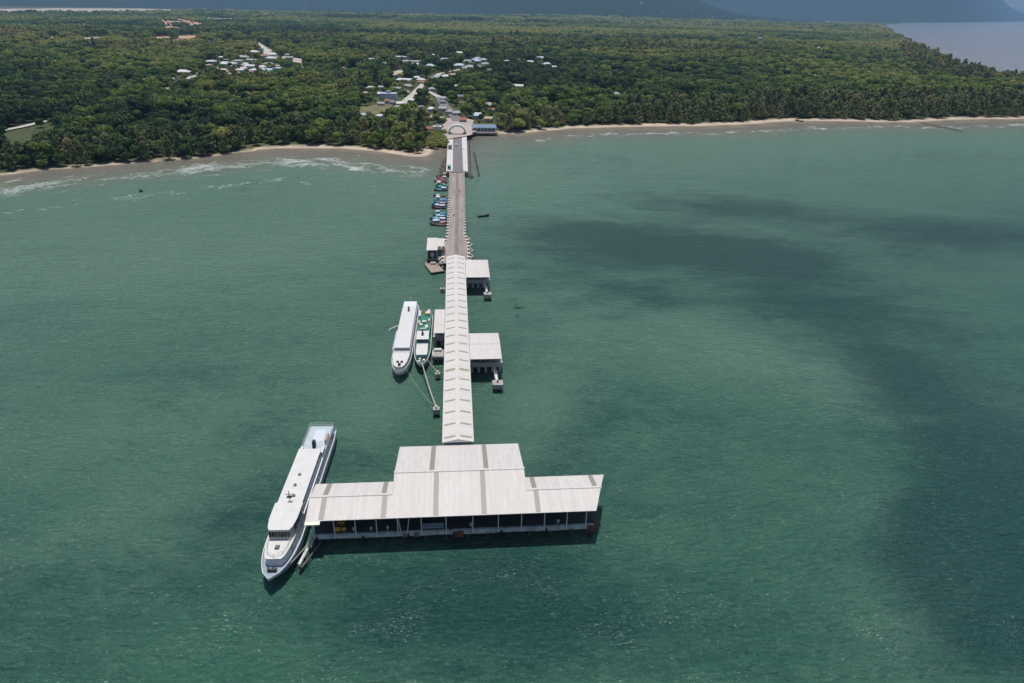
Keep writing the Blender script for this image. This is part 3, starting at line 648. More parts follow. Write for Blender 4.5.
for (px, py, w) in [(238, 14, 8), (247, 13.5, 5), (265, 12, 9), (277, 12.5, 7), (306, 12, 5), (418, 15, 3), (442, 16, 3), (448, 17, 3), (496, 18, 4), (530, 19, 6), (562, 19.5, 6), (606, 16.5, 4), (611, 22, 3), (617, 17, 4), (626, 20, 3), (634, 22, 3), (640, 19, 3), (662, 20, 3), (690, 20, 3), (712, 21, 2), (720, 22, 3), (727, 22.5, 5), (749, 22.5, 4), (766, 20.5, 5), (774, 23, 3), (777, 24, 3), (785, 24, 3), (795, 23, 2), (808, 24, 4), (815, 23.5, 6), (828, 22, 4), (833, 24, 5), (838, 24.5, 6), (845, 24.5, 7), (854, 24.5, 4), (860, 24.5, 5), (870, 24.5, 6), (812, 16.5, 4), (876, 25, 3), (760, 38, 4)]:
    house(px, py, w, 1.5, 'flat' if random.random() < .5 else 'shed', R_white, M_wallw, 'town_building', cl_f, 'building', 'buildings of the far town')

# ------------------------------------------------------------------ trees: where they stand
def free(X, Y):
    """False where ground is kept open"""
    ok = np.ones(X.shape, bool)
    rr_ = np.hypot(X, Y); dep = CAMH/rr_
    for c in CLEAR:
        if c[0] == 'poly':
            for s in (0, .35, .7, 1.0):       # the low wood in front of an opening is thin too
                k = 9/dep*s*c[2]; ok &= ~in_poly(X+X/rr_*k, Y+Y/rr_*k, c[1])
        elif c[0] == 'line':
            for (a, b_) in zip(c[1][:-1], c[1][1:]):
                ex, ey = b_[0]-a[0], b_[1]-a[1]; L2 = ex*ex+ey*ey+1e-6
                for s in np.linspace(0, 1, 9):
                    k = 9/dep*s*c[3]; x = X+X/rr_*k; y = Y+Y/rr_*k
                    t = np.clip(((x-a[0])*ex+(y-a[1])*ey)/L2, 0, 1); ok &= np.hypot(x-a[0]-t*ex, y-a[1]-t*ey) > c[2]
        else:
            _, x0, y0, hw, hd = c; r0 = math.hypot(x0, y0); dx, dy = x0/r0, y0/r0
            al = (X-x0)*dx+(Y-y0)*dy; ac = np.abs(-(X-x0)*dy+(Y-y0)*dx)
            near = 8.5/(CAMH/r0); mg = 1.5 if r0 < 2300 else (15 if r0 < 4300 else 26); hd = hd+(0 if r0 < 2300 else 12)
            ok &= ~((al < hd+3) & (al > -hd-near) & (ac < hw+mg))
    # pier head and approach
    pu = (X-OX)*UX+(Y-OY)*UY; pv = (X-OX)*VX+(Y-OY)*VY
    ok &= ~((pu > 250) & (pu < 440) & (np.abs(pv-3) < 16))
    return ok
def jgrid(x0, x1, y0, y1, s, seed):
    r = np.random.default_rng(seed); xs = np.arange(x0, x1, s); ys = np.arange(y0, y1, s)
    X, Y = np.meshgrid(xs, ys); X = X+r.uniform(-.42, .42, X.shape)*s; Y = Y+r.uniform(-.42, .42, Y.shape)*s
    return X.ravel(), Y.ravel()
def frustum(X, Y, m=90):
    px, py, f = Qn(X, Y, 8.0); return (px > -m) & (px < 1024+m) & (f > 0)
pts = []   # X, Y, kind index, scale, tint
def zone(r0, r1, s, seed, sc, far=False, dens=1.0):
    X, Y = jgrid(-r1*.95, r1*.95, 120, r1, s, seed)
    R = np.hypot(X, Y); k = (R >= r0) & (R < r1) & frustum(X, Y)
    X, Y = X[k], Y[k]; D = sdist(X, Y); k = (D > beach_w(X, Y)*(1.0 if not far else 1))
    X, Y, D = X[k], Y[k], D[k]; k = free(X, Y); X, Y, D = X[k], Y[k], D[k]
    r = np.random.default_rng(seed+5)
    w = beach_w(X, Y)
    sp = fbm(X, Y, 160, 21, 3); gaps = fbm(X, Y, 45, 77, 3)
    keep = (gaps > .35) | (D < w+60); keep &= r.uniform(size=len(X)) < dens
    X, Y, D, w, sp = X[keep], Y[keep], D[keep], w[keep], sp[keep]
    belt = (D < w+np.where(X > 120, 75, 34))
    cas = (belt & (r.uniform(size=len(X)) < np.where(X > 100, .85, .42))) | (~belt & (sp > .66) & (r.uniform(size=len(X)) < .35))
    kind = np.where(cas, 3+(r.uniform(size=len(X)) < .5), r.integers(0, 3, len(X)))
    if far: kind = 5+(r.uniform(size=len(X)) < .5)
    # overall tone: fresh green near the shore, olive and duller further inland
    RR = np.hypot(X, Y)
    tint = .47+.20*np.clip((RR-1100)/800, 0, 1)+1.2*(fbm(X, Y, 240, 40, 3)-.5)+1.0*(fbm(X*.45, Y, 420, 47, 3)-.5)*np.clip((RR-900)/600, 0, 1)+.7*(fbm(X, Y, 900, 41, 2)-.5)+.18*r.normal(size=len(X))
    scl = sc*r.uniform(.6, 1.0, len(X))**.5*r.uniform(.8, 1.45, len(X))*np.where(D < w+8, .75, 1)*np.where((belt) & (X > 120), 1.05, 1)
    pts.append(np.stack([X, Y, kind, scl, np.clip(tint, 0, 1)], 1))
zone(0, 760, 6.9, 1, .92)
zone(760, 1400, 8.2, 2, 1.0)
zone(1400, 2300, 11.5, 3, 1.15)
zone(2300, 4300, 24, 4, 1.0, True)
zone(4300, 6300, 44, 6, 1.7, True)
# low shrubs scattered through the village yards
X, Y = jgrid(-900, 700, 520, 1700, 8, 91); k = frustum(X, Y, 10) & (sdist(X, Y) > 40) & ~free(X, Y); X, Y = X[k], Y[k]
k = np.random.default_rng(92).uniform(size=len(X)) < .55
for c in CLEAR:
    if c[0] == 'poly': k &= ~in_poly(X, Y, c[1])
    elif c[0] == 'line':
        for (a, b_) in zip(c[1][:-1], c[1][1:]):
            ex, ey = b_[0]-a[0], b_[1]-a[1]; t = np.clip(((X-a[0])*ex+(Y-a[1])*ey)/(ex*ex+ey*ey+1e-6), 0, 1); k &= np.hypot(X-a[0]-t*ex, Y-a[1]-t*ey) > c[2]
    else: k &= np.hypot(X-c[1], Y-c[2]) > max(c[3], c[4])*1.15+1.5
pu = (X-OX)*UX+(Y-OY)*UY; pv = (X-OX)*VX+(Y-OY)*VY; k &= ~((pu < 440) & (np.abs(pv-3) < 16))
X, Y = X[k], Y[k]; r_ = np.random.default_rng(93)
pts.append(np.stack([X, Y, r_.integers(0, 3, len(X)), r_.uniform(.28, .6, len(X)), r_.uniform(.3, 1, len(X))], 1))
PT = np.concatenate(pts)
_, _, dep_ = Qn(PT[:, 0], PT[:, 1], 5.0)
qx, qy, _ = Qn(PT[:, 0], PT[:, 1], 8.0)
near = np.where((qx > -8) & (qx < 1032) & (PT[:, 2] < 5) & (PT[:, 3] > .62))[0]
order = near[np.argsort(dep_[near])][:290]
solo = PT[order]; rest = np.delete(PT, order, 0)
print('trees', len(PT), 'in mass', len(rest))
# individual trees
TREE = {}
def tree_obj(key, x, y, z, s, tint, label, group, name, rz=None):
    if key not in TREE:
        cr, tk, ml, k = SPEC[key]
        e = bpy.data.objects.new(name, None); C.objects.link(e); c = cr.build('crown', ml, e); tk.build('trunk', M_bark, e); TREE[key] = e
    else:
        e = copy_tree(TREE[key]); e.name = name
    for ch in e.children:
        if ch.name.startswith('crown'): ch['tint'] = float(tint)
    e['tint'] = float(tint); e['label'] = label; e['category'] = 'tree'; e['group'] = group
    e.location = (x, y, z); e.scale = (s, s, s*random.uniform(.9, 1.12)); e.rotation_euler = (0, 0, random.uniform(0, 6.28) if rz is None else rz)
    return e
KEYS = ['b0', 'b1', 'b2', 'c0', 'c1']
for (x, y, k, s, t) in solo:
    k = int(k); z = float(np.interp(sdist(np.array([x]), np.array([y]))[0], [0, 14, 45, 120], [0, 1.1, 2.4, 3.0]))-.1
    if k < 3: lab, grp, nm = 'bushy green broadleaf tree in the front rows of the wood on the left shore', 'broadleaf trees of the left shore', 'broadleaf_tree'
    else: lab, grp, nm = 'taller feathery olive casuarina in the front rows of the wood on the left shore', 'casuarinas of the left shore', 'casuarina_tree'
    tree_obj(KEYS[k], x, y, z, s, t, lab, grp, nm)
# a few trees that stand out
for (px, py, key, s, t, lab, nm) in [(421, 143, 'c0', 1.35, .25, 'tall dark casuarina rising above the beach just left of the pier head', 'casuarina_tree'), (404, 142, 'c1', 1.1, .8, 'brownish casuarina on the beach left of the tall dark one', 'casuarina_tree'),
                                     (518, 130.5, 'b1', 1.2, .95, 'bright green round tree at the right of the blue-roofed building', 'broadleaf_tree'), (541, 128, 'b1', .9, .8, 'small olive bushy tree alone on the sand right of the blue-roofed building', 'broadleaf_tree'), (225, 148, 'b0', 1.2, 1.0, 'bright yellow-green tree at the beach edge on the left shore', 'broadleaf_tree')]:
    x, y = P(px, py, 2); tree_obj(key, x, y, 2, s, t, lab, 'standout shore trees', nm)
    TREE_LAST = None
# bright bushes beside the pier head
bushes = []
for i in range(80):
    px = random.uniform(424, 446); py = random.uniform(134, 147)
    x, y = P(px, py, 2); bushes.append((x, y, 1, random.uniform(.4, .7), random.uniform(.75, 1)))
rest = np.concatenate([rest, np.array(bushes)])
# the forest mass: one object, real instanced trees
fm = bpy.data.meshes.new('forest'); zz = np.interp(sdist(rest[:, 0], rest[:, 1]), [0, 14, 45, 120], [0, 1.1, 2.4, 3.0])-.1
farh = np.hypot(rest[:, 0], rest[:, 1]) > 4700
zz = zz+np.where(farh, hills(rest[:, 0], rest[:, 1])*.95, 0)
fm.vertices.add(len(rest)); fm.vertices.foreach_set('co', np.stack([rest[:, 0], rest[:, 1], zz], 1).astype(np.float32).ravel())
fo = bpy.data.objects.new('forest', fm); C.objects.link(fo)
def fattr(n, v, t='FLOAT'):
    a = fm.attributes.new(n, t, 'POINT'); a.data.foreach_set('value', v)
fattr('kindi', rest[:, 2].astype(np.int32), 'INT'); fattr('scl', rest[:, 3].astype(np.float32)); fattr('tint', rest[:, 4].astype(np.float32))
fattr('rot', RNG.uniform(0, 6.28, len(rest)).astype(np.float32))
ng = bpy.data.node_groups.new('forest_nodes', 'GeometryNodeTree')
ng.interface.new_socket('Geometry', in_out='INPUT', socket_type='NodeSocketGeometry'); ng.interface.new_socket('Geometry', in_out='OUTPUT', socket_type='NodeSocketGeometry')
gi = ng.nodes.new('NodeGroupInput'); go = ng.nodes.new('NodeGroupOutput'); jn = ng.nodes.new('GeometryNodeJoinGeometry')
m2p = ng.nodes.new('GeometryNodeMeshToPoints'); ng.links.new(gi.outputs[0], m2p.inputs['Mesh'])
def named(n, t):
    a = ng.nodes.new('GeometryNodeInputNamedAttribute'); a.data_type = t; a.inputs['Name'].default_value = n; return a.outputs['Attribute']
ki = named('kindi', 'INT'); sc_ = named('scl', 'FLOAT'); ro = named('rot', 'FLOAT')
cmb = ng.nodes.new('ShaderNodeCombineXYZ'); ng.links.new(ro, cmb.inputs[2])
e2r = ng.nodes.new('FunctionNodeEulerToRotation'); ng.links.new(cmb.outputs[0], e2r.inputs[0])
protos = [proto(k) for k in KEYS]+[proto_far(61), proto_far(62)]
for i, po in enumerate(protos):
    cmpn = ng.nodes.new('FunctionNodeCompare'); cmpn.data_type = 'INT'; cmpn.operation = 'EQUAL'
    ins = [s for s in cmpn.inputs if s.enabled and s.type == 'INT']; ng.links.new(ki, ins[0]); ins[1].default_value = i
    oi = ng.nodes.new('GeometryNodeObjectInfo'); oi.inputs['Object'].default_value = po; oi.inputs['As Instance'].default_value = True
    ip = ng.nodes.new('GeometryNodeInstanceOnPoints')
    ng.links.new(m2p.outputs[0], ip.inputs['Points']); ng.links.new(cmpn.outputs[0], ip.inputs['Selection'])
    ng.links.new(oi.outputs['Geometry'], ip.inputs['Instance']); ng.links.new(e2r.outputs[0], ip.inputs['Rotation']); ng.links.new(sc_, ip.inputs['Scale'])
    ng.links.new(ip.outputs[0], jn.inputs[0])
ng.links.new(jn.outputs[0], go.inputs[0])
md = fo.modifiers.new('forest', 'NODES'); md.node_group = ng
tag(fo, 'dense green tropical wood covering the coastal plain', kind='stuff')

exec_marker = True
#@@A
# ------------------------------------------------------------------ ferry terminal at the pier end
S = .235                                             # roof slope
EZ = 7.0; UF = -21.3; CR = -11.0; WR = -16.0
zc = EZ+S*(CR-UF); zw = EZ+S*(WR-UF)
term = pier_thing('terminal_building', 'wide open-sided ferry terminal with stepped white gable roofs at the sea end of the pier', 'ferry terminal', -11, 0, 0)
def slab(m, q, th=.14): m.hexa([(a, b, c-th) for a, b, c in q], q)
def roof_part(q, nm='roof'):
    m = pm(-11, 0); slab(m, q); return m.build(nm, M_roof, term)
R1_=roof_part([(-12.2, UF, EZ), (12.7, UF, EZ), (12.7, CR, zc), (-12.2, CR, zc)])
R2_=roof_part([(12.7, CR, zc), (12.7, 1.7, zc-S*12.7), (-12.2, 1.7, zc-S*12.7), (-12.2, CR, zc)])
R3_=roof_part([(-27.3, UF, EZ), (-12.2, UF, EZ), (-12.2, WR, zw), (-27.3, WR, zw)])
R4_=roof_part([(-27.3, WR, zw), (-12.2, WR, zw), (-12.2, -10.7, zw-S*5.3), (-27.3, -10.7, zw-S*5.3)])
R5_=roof_part([(12.7, UF, EZ), (25.2, UF, EZ), (27.0, WR, zw), (12.7, WR, zw)])
R6_=roof_part([(12.7, WR, zw), (27.0, WR, zw), (28.7, -10.7, zw-S*5.3), (12.7, -10.7, zw-S*5.3)])
m = pm(-11, 0); slab(m, [(-27.35, UF-.75, EZ-.22), (-24.7, UF-.75, EZ-.22), (-24.7, UF+.2, EZ-.003), (-27.35, UF+.2, EZ-.003)]); m.build('eave_panel', paint('cream_sheet', (.66, .65, .55), .5, .15, 1), term)
for (v0, v1, u, z) in ((-12.3, 12.8, CR, zc), (-27.4, -12.3, WR, zw), (12.8, 27.1, WR, zw)):
    m = pm(-11, 0); m.beam((v0, u, z+.05), (v1, u, z+.05), .55, .09); m.build('ridge_cap', M_roof, term)
for sgn in (-1, 1):                                  # gable faces where the tall roof steps over the wings
    v = -12.2 if sgn < 0 else 12.7; m = pm(-11, 0)
    m.hexa([(v-.06, -10.9, zw-S*5.3-.1), (v+.06, -10.9, zw-S*5.3-.1), (v+.06, WR+.1, zw), (v-.06, WR+.1, zw)],
           [(v-.06, -10.9, zc-.15), (v+.06, -10.9, zc-.15), (v+.06, WR+.1, zw+.02), (v-.06, WR+.1, zw+.02)]); m.build('gable', paint('gable_brown_sheet', (.38, .30, .26), .7, .3, 1), term)
def strip(v, wd, a, b, za, zb, par):
    m = pm(-11, 0); m.hexa([(v-wd/2, a, za+.012), (v+wd/2, a, za+.012), (v+wd/2, b, zb+.012), (v-wd/2, b, zb+.012)], [(v-wd/2, a, za+.05), (v+wd/2, a, za+.05), (v+wd/2, b, zb+.05), (v-wd/2, b, zb+.05)])
    m.build('skylight', M_strip, par)
for v in (-4.2, 4.6): strip(v, .95, UF+.25, CR-.35, EZ+S*.25, zc-S*.35, R1_)
for v in (-5.1, 5.4): strip(v, .95, CR+.35, 1.5, zc-S*.35, zc-S*12.5, R2_)
for v in (-24.6, -13.6, 14.5): strip(v, .9, UF+.2, WR-.3, EZ+S*.2, zw-S*.3, R3_ if v < 0 else R5_)
for v in (-24.6, -13.9, 14.3, 25.9): strip(v, .9, WR+.3, -10.85, zw-S*.3, zw-S*5.15, R4_ if v < 0 else R6_)
pv_ = [-26.2, -22.6, -18.8, -15.0, -11.2, -6.9, -2.4, 2.5, 7.2, 11.5, 15.8, 20.0, 23.6]
for v in pv_:
    for u in (-20.5, -15.9, -11.1):
        if u == -20.5 or v in (-26.2, -18.8, -11.2, -2.4, 7.2, 15.8, 23.6):
            m = pm(-11, 0); lim = zw if abs(v) > 12.5 else zc
            zt = min(EZ+S*(u-UF), lim)-.16
            if abs(v) > 12.5 and u > WR: zt = zw-S*(u-WR)-.16
            m.tube((v, u, 2.3), (v, u, zt), .11, n=6); m.box(v-.2, v+.2, u-.2, u+.2, 2.3, 2.42); m.build('post', M_post, term)
m = pm(-11, 0); m.tube((-9.6, -20.5, 2.3), (-9.0, -20.5, 6.7), .09, n=6); m.tube((-10.6, -20.5, 2.3), (-11.1, -20.4, 6.7), .09, n=6); m.build('brace', M_post, term)
m = pm(-11, 0)
for v in np.arange(-26, 25, 4.2): m.beam((v, UF+.4, EZ-.2), (v, WR, zw-.3), .12, .3) if abs(v) > 12 else m.beam((v, UF+.4, EZ-.2), (v, CR, zc-.3), .12, .3)
m.beam((-27.0, -20.5, EZ-.05), (25.0, -20.5, EZ-.05), .16, .28); m.build('roof_truss', M_concd, term)
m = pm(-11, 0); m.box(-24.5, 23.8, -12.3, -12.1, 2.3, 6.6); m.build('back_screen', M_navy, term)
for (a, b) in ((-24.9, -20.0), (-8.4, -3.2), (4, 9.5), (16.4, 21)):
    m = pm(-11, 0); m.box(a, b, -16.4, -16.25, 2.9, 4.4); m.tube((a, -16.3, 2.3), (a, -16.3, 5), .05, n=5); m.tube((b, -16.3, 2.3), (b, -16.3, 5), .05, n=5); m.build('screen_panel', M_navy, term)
# banner: pale lettering too small to read, kept as rows of pale strokes
ban = pier_thing('banner', 'dark banner with rows of pale marks hanging under the front eave of the terminal', 'banner', -20.0, -4.8, 3.0)
m = MB(); m.box(-2.1, 2.1, -.04, .04, 0, 1.5); m.build('cloth', M_navy, ban)
m = MB()
for r_ in range(3):
    x = -1.9
    while x < 1.8:
        l = random.uniform(.15, .5); m.box(x, min(x+l, 1.95), -.055, -.042, .3+r_*.4, .48+r_*.4); x += l+.12
m.build('lettering', M_shipl, ban)
# wharf deck
M_deckin = paint('shade_dark_concrete', (.07, .068, .07), .85, .35, .8)  # shade under the terminal roof put into the deck colour
wharf = pier_thing('wharf_deck', 'grey concrete wharf deck on piles under the terminal roof', 'wharf', -15, 0, .35)
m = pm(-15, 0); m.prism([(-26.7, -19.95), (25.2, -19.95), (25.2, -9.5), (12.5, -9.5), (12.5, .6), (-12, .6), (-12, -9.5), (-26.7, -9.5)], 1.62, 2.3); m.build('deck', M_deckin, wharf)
m = pm(-15, 0)
v = -26.9
while v < 25.2:
    l = random.uniform(3.5, 5.2); m.box(v, min(v+l, 25.3)-.06, -20.35, -19.9, 1.55+random.uniform(-.1, .05), 2.46+random.uniform(-.04, .04)); v += l
m.build('kerb', M_edge, wharf)
for v in list(np.arange(-25.8, 25.5, 3.9)):
    for u in (-19.5, -15, -10.5):
        m = pm(-15, 0); m.tube((v, u, -2), (v, u, 1.65), .33, n=8); m.build('pile', M_pile, wharf)
for v in (-26, -17.6, -9.4, -1, 7.8, 16.2, 24.6):
    m = pm(-15, 0); m.tube((v, -20.55, .1), (v, -20.55, 2.1), .2, n=7); m.build('fender', M_black, wharf)
for q in ((-1.2, .8, -20.6, -20.36, .9, 2.3), (24.0, 25.6, -20.7, -20.36, 1.0, 2.5), (25.31, 25.7, -20.3, -18.4, 1.0, 2.5)):
    m = pm(-15, 0); m.box(*q); m.build('rust_plate', M_rust, wharf)
for v in (-9.8, -7.9):
    m = pm(-15, 0); m.box(v-.5, v+.5, -20.5, -20.36, 1.4, 2.35)
    m.build('stained_edge', paint('brownish_edge', (.24, .17, .14), .9, .4, 1), wharf)
for (v, lab) in ((-19.4, 'small pale bollard on the terminal edge, left of the middle bays'), (-16.2, 'small pale bollard on the terminal edge, second from the left'), (-13.2, 'small pale bollard on the terminal edge near the brownish patch'), (2.2, 'small pale bollard on the terminal edge near the rust stain'), (18.6, 'small pale bollard on the right part of the terminal edge')):
    b = pier_thing('bollard', lab, 'bollard', -19.2, v, 2.65, 'bollards on the wharf edge'); m = MB(); m.tube((0, 0, 0), (0, 0, .5), .17, .14, 10); m.build('shaft', M_post, b); m = MB(); m.tube((0, 0, .5), (0, 0, .68), .28, .24, 10); m.build('cap', M_post, b)
for (v, u, s, lab) in ((-22.3, -18.9, 1.0, 'yellow orange crate on the wharf at the left, nearest its post'), (-21.2, -18.9, .8, 'smaller yellow crate beside the orange one at the left of the wharf'), (-21.9, -17.6, 1.2, 'taller orange crate behind the yellow ones at the left of the wharf')):
    t = pier_thing('crate', lab, 'crate', u, v, 2.65, 'yellow crates under the terminal roof'); m = MB(); m.box(-.5*s, .5*s, -.4*s, .4*s, 0, 1.0*s, ch=.03); m.build('body', M_yel, t)
    m = MB(); m.box(-.53*s, .53*s, -.43*s, .43*s, 1.002*s, 1.08*s); m.build('lid', M_rust, t)
# gangway from the wharf corner down to the ferry bow
gw = pier_thing('gangway', 'grey catwalk and beam from the left wharf corner to the big ferry bow', 'gangway', -20, -27, 0)
m = pm(-20, -27); m.beam((-26.6, -20.0, 2.2), (-28.0, -26.4, 1.9), .5, .16); m.build('walkway', M_edge, gw)
m = pm(-20, -27); m.beam((-25.4, -20.4, 1.2), (-27.9, -27.0, 1.1), .25, .22); m.build('beam', M_concd, gw)
m = pm(-20, -27)
for u, v in ((-22, -27.0), (-24.5, -27.4), (-26.6, -27.8)): m.tube((v, u, -2), (v, u, 1.7), .25, n=7)
m.build('pile', M_pile, gw)

# ------------------------------------------------------------------ covered walkway
walk = pier_thing('covered_walkway', 'long narrow white gabled canopy over the walkway from the terminal towards the shore', 'canopy', 60, 0, 0)
PANEL = {}
for s in (-1, 1):
    for k in range(5):
        a = 1.9+k*23.84; b = a+23.83; m = pm(60, 0); q = [(s*3.35, a, 7.05), (s*3.35, b, 7.05), (0, b, 7.8), (0, a, 7.8)]
        if s > 0: q = q
        else: q = q[::-1]
        slab(m, q, .12); PANEL[(s, k)] = m.build('roof_panel', M_roof_y, walk)
m = pm(60, 0); m.beam((0, 1.8, 7.86), (0, 121.2, 7.86), .5, .08); m.build('ridge_cap', M_roof_y, walk)
M_strip2 = paint('pale_translucent_sheet', (.27, .255, .22), .5, .2, 2.5)
for k in range(25):
    u = 3.4+k*4.98
    wide = (k == 6)
    if u > 120: break
    for s in (-1, 1):
        hw = .52 if wide else .28; m = pm(60, 0); f = lambda v: 7.8-abs(v)*.75/3.35+.013
        m.hexa([(s*.55, u-hw, f(.55)), (s*2.95, u-hw, f(2.95)), (s*2.95, u+hw, f(2.95)), (s*.55, u+hw, f(.55))][::s], [(s*.55, u-hw, f(.55)+.04), (s*2.95, u-hw, f(2.95)+.04), (s*2.95, u+hw, f(2.95)+.04), (s*.55, u+hw, f(.55)+.04)][::s])
        m.build('skylight', M_stripw if wide else M_strip2, PANEL[(s, min(4, int((u-1.9)/23.84)))])
for k in range(17):
    for s in (-1, 1):
        u = 2.5+k*7.35; m = pm(60, 0); m.tube((s*3.0, u, 2.6), (s*3.0, u, 7.1), .1, n=6); m.build('post', M_post, walk)
for g_ in ((1.94, 1), (121.0, -1)): m = pm(60, 0); m.raw([(-3.3, g_[0], 7.0), (3.3, g_[0], 7.0), (0, g_[0], 7.75)], [(0, 1, 2)[::g_[1]]]); m.build('gable', M_post, walk)

pd = pier_thing('pier_trestle', 'concrete pier deck on piles beneath the long white canopy', 'pier', 62, 0, 0)
m = pm(62, 0); m.box(-3.3, 3.3, .7, 125.9, 1.7, 2.6); m.build('deck', M_conc, pd)
for k in range(21):
    for s in (-1, 1):
        m = pm(62, 0); m.tube((s*2.6, 3+k*6, -2), (s*2.6, 3+k*6, 1.75), .36, n=8); m.build('pile', M_pile, pd)
for s in (-1, 1):
    m = pm(62, 0); m.beam((s*3.15, 1, 3.65), (s*3.15, 125.5, 3.65), .07, .07); m.beam((s*3.15, 1, 3.15), (s*3.15, 125.5, 3.15), .05, .05); m.build('railing', M_post, pd)

# ------------------------------------------------------------------ side landings
M_edge2 = paint('pinkish_edge_concrete', (.60, .53, .50), .9, .3, 1.2)
def landing(name, label, u0, u1, v0, v1, ridge, dz=7.0, deck=None, nper=3, drop=.6):
    """flat side shelter: roof, posts, deck, piles"""
    t = pier_thing(name, label, 'shelter', (u0+u1)/2, (v0+v1)/2, 0); O_ = ((u0+u1)/2, (v0+v1)/2)
    if ridge:
        um = (u0+u1)/2
        for a, b, za, zb in ((u0, um, dz-.5, dz+.1), (um, u1, dz+.1, dz-.5)):
            m = pm(*O_); slab(m, [(v0, a, za), (v1, a, za), (v1, b, zb), (v0, b, zb)], .12); m.build('roof', M_roof, t)
        m = pm(*O_); m.beam((v0-.05, um, dz+.15), (v1+.05, um, dz+.15), .4, .07); m.build('ridge_cap', M_roof, t)
    else:
        m = pm(*O_); slab(m, [(v0, u0, dz-drop), (v1, u0, dz-drop), (v1, u1, dz), (v0, u1, dz)], .12); m.build('roof', M_roof, t)
    du0, du1, dv0, dv1 = deck
    for i in range(nper+1):
        for u in (max(u0+.4, du0+.3), u1-.6):
            v = v0+.3+(v1-v0-.6)*i/nper; m = pm(*O_); m.tube((v, u, 2.5), (v, u, dz-drop-.1 if u < (u0+u1)/2 or ridge else dz-.14), .09, n=6); m.build('post', M_post, t)
    m = pm(*O_); m.box(dv0, dv1, du0, du1, 1.9, 2.7); m.build('deck', M_conc, t)
    m = pm(*O_); m.box(dv0-.05, dv1+.05, du0-.3, du0+.1, 1.75, 3.05)
    m.build('kerb', M_edge2, t)
    for v in np.arange(dv0+.6, dv1, 1.9):
        m = pm(*O_); m.box(v-.32, v+.32, du0-.5, du0-.22, .2, 2.3); m.build('fender', M_edge2, t)
        for u in (du0+1.0, (du0+du1)/2, du1-1): m = pm(*O_); m.tube((v, u, -2), (v, u, 1.75), .3, n=7); m.build('pile', M_pile, t)
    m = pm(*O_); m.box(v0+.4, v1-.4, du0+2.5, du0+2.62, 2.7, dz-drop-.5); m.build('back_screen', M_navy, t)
    return t
def catwalk(label, u0, v0, u1, v1, w=.75):
    t = pier_thing('catwalk', label, 'catwalk', (u0+u1)/2, (v0+v1)/2, 0); O_ = ((u0+u1)/2, (v0+v1)/2)
    m = pm(*O_); m.beam((v0, u0, 2.3), (v1, u1, 2.2), w, .12); m.build('walkway', M_post, t)
    for s in (-1, 1): m = pm(*O_); m.beam((v0+s*w*.45, u0, 3.2), (v1+s*w*.45, u1, 3.1), .05, .05); [m.tube((v0+(v1-v0)*k/4+s*w*.45, u0+(u1-u0)*k/4, 2.3), (v0+(v1-v0)*k/4+s*w*.45, u0+(u1-u0)*k/4, 3.2), .03, n=4) for k in range(5)]; m.build('railing', M_post, t)
def dolphin(label, u, v, s=1.0, h=2.4, light=False):
    t = pier_thing('mooring_dolphin', label, 'mooring post', u, v, 0, 'concrete mooring dolphins beside the pier')
    m = MB(); m.prism([(s*x, s*y) for x, y in ((-1.1, -1.25), (1.1, -1.25), (1.3, -1), (1.3, 1), (1.1, 1.25), (-1.1, 1.25), (-1.3, 1), (-1.3, -1))], h-1.3, h); m.build('cap', M_conc, t)
    for x in (-.8, .8):
        for y in (-.85, .85): m = MB(); m.tube((x*s*1.1, y*s*1.1, -2), (x*s*.9, y*s*.9, h-1.25), .3*s, n=7); m.build('pile', M_pile, t)
    m = MB(); m.tube((0, 0, h), (0, 0, h+.5), .2, .16, 9); m.tube((0, 0, h+.5), (0, 0, h+.66), .3, n=9); m.build('bollard', M_post if light else M_concd, t)
landing('side_shelter', 'flat white roof shelter on the right of the walkway nearest the shore', 101.2, 117.4, 3.45, 11.6, False, deck=(107.6, 117, 3.35, 12.0))
landing('side_shelter', 'larger white ridged roof shelter on the right of the walkway, opposite the ferries', 40.6, 56.4, 3.45, 11.8, True, deck=(45.2, 56, 3.35, 12.3))
landing('side_shelter', 'narrow white roof shelter on the left of the walkway next to the green ferry', 57.2, 72.6, -6.5, -3.45, False, deck=(62.0, 72, -6.9, -3.35), nper=1)
catwalk('short white catwalk from the shoreward right shelter to its dolphin', 107.3, 10.0, 97.9, 10.5)
catwalk('short white catwalk from the larger right shelter to its dolphin', 44.9, 9.8, 36.8, 10.3)
dolphin('pinkish square dolphin at the end of the catwalk nearest the shore', 96.4, 10.6, 1.0)
dolphin('pinkish square dolphin at the end of the catwalk off the larger right shelter', 35.2, 10.4, 1.05)
dolphin('dark dolphin in open water left of the walkway holding the long mooring rope', 23.6, -5.2, .62, 2.2, True)
dolphin('small dark dolphin close under the left eave, below the small square platform', 42.0, -5.2, .5, 1.8, True)
dolphin('small dark dolphin under the left eave near the shoreward end of the canopy', 103.5, -4.8, .6, 1.6)
t = pier_thing('mooring_platform', 'small square brownish platform left of the walkway beside the green ferry bow', 'platform', 52.3, -5.3, 0)
m = MB(); m.box(-1.6, 1.6, -1.9, 2.3, 1.4, 2.4); m.build('deck', M_conc, t); m = MB(); m.box(-1.1, 1.0, 1.0, 2.2, 2.4, 3.0); m.box(-1.5, -1.2, -1.8, .4, 2.4, 2.7); m.build('locker', M_prom, t)
for x in (-1.2, 1.2):
    for y in (-1.5, 0, 1.8): m = MB(); m.tube((x, y, -2), (x, y, 1.45), .3, n=7); m.build('pile', M_pile, t)
m = MB(); [m.box(x-.25, x+.25, -2.15, -1.9, .2, 2.2) for x in (-1.1, 0, 1.1)]; m.build('fender', M_concd, t)
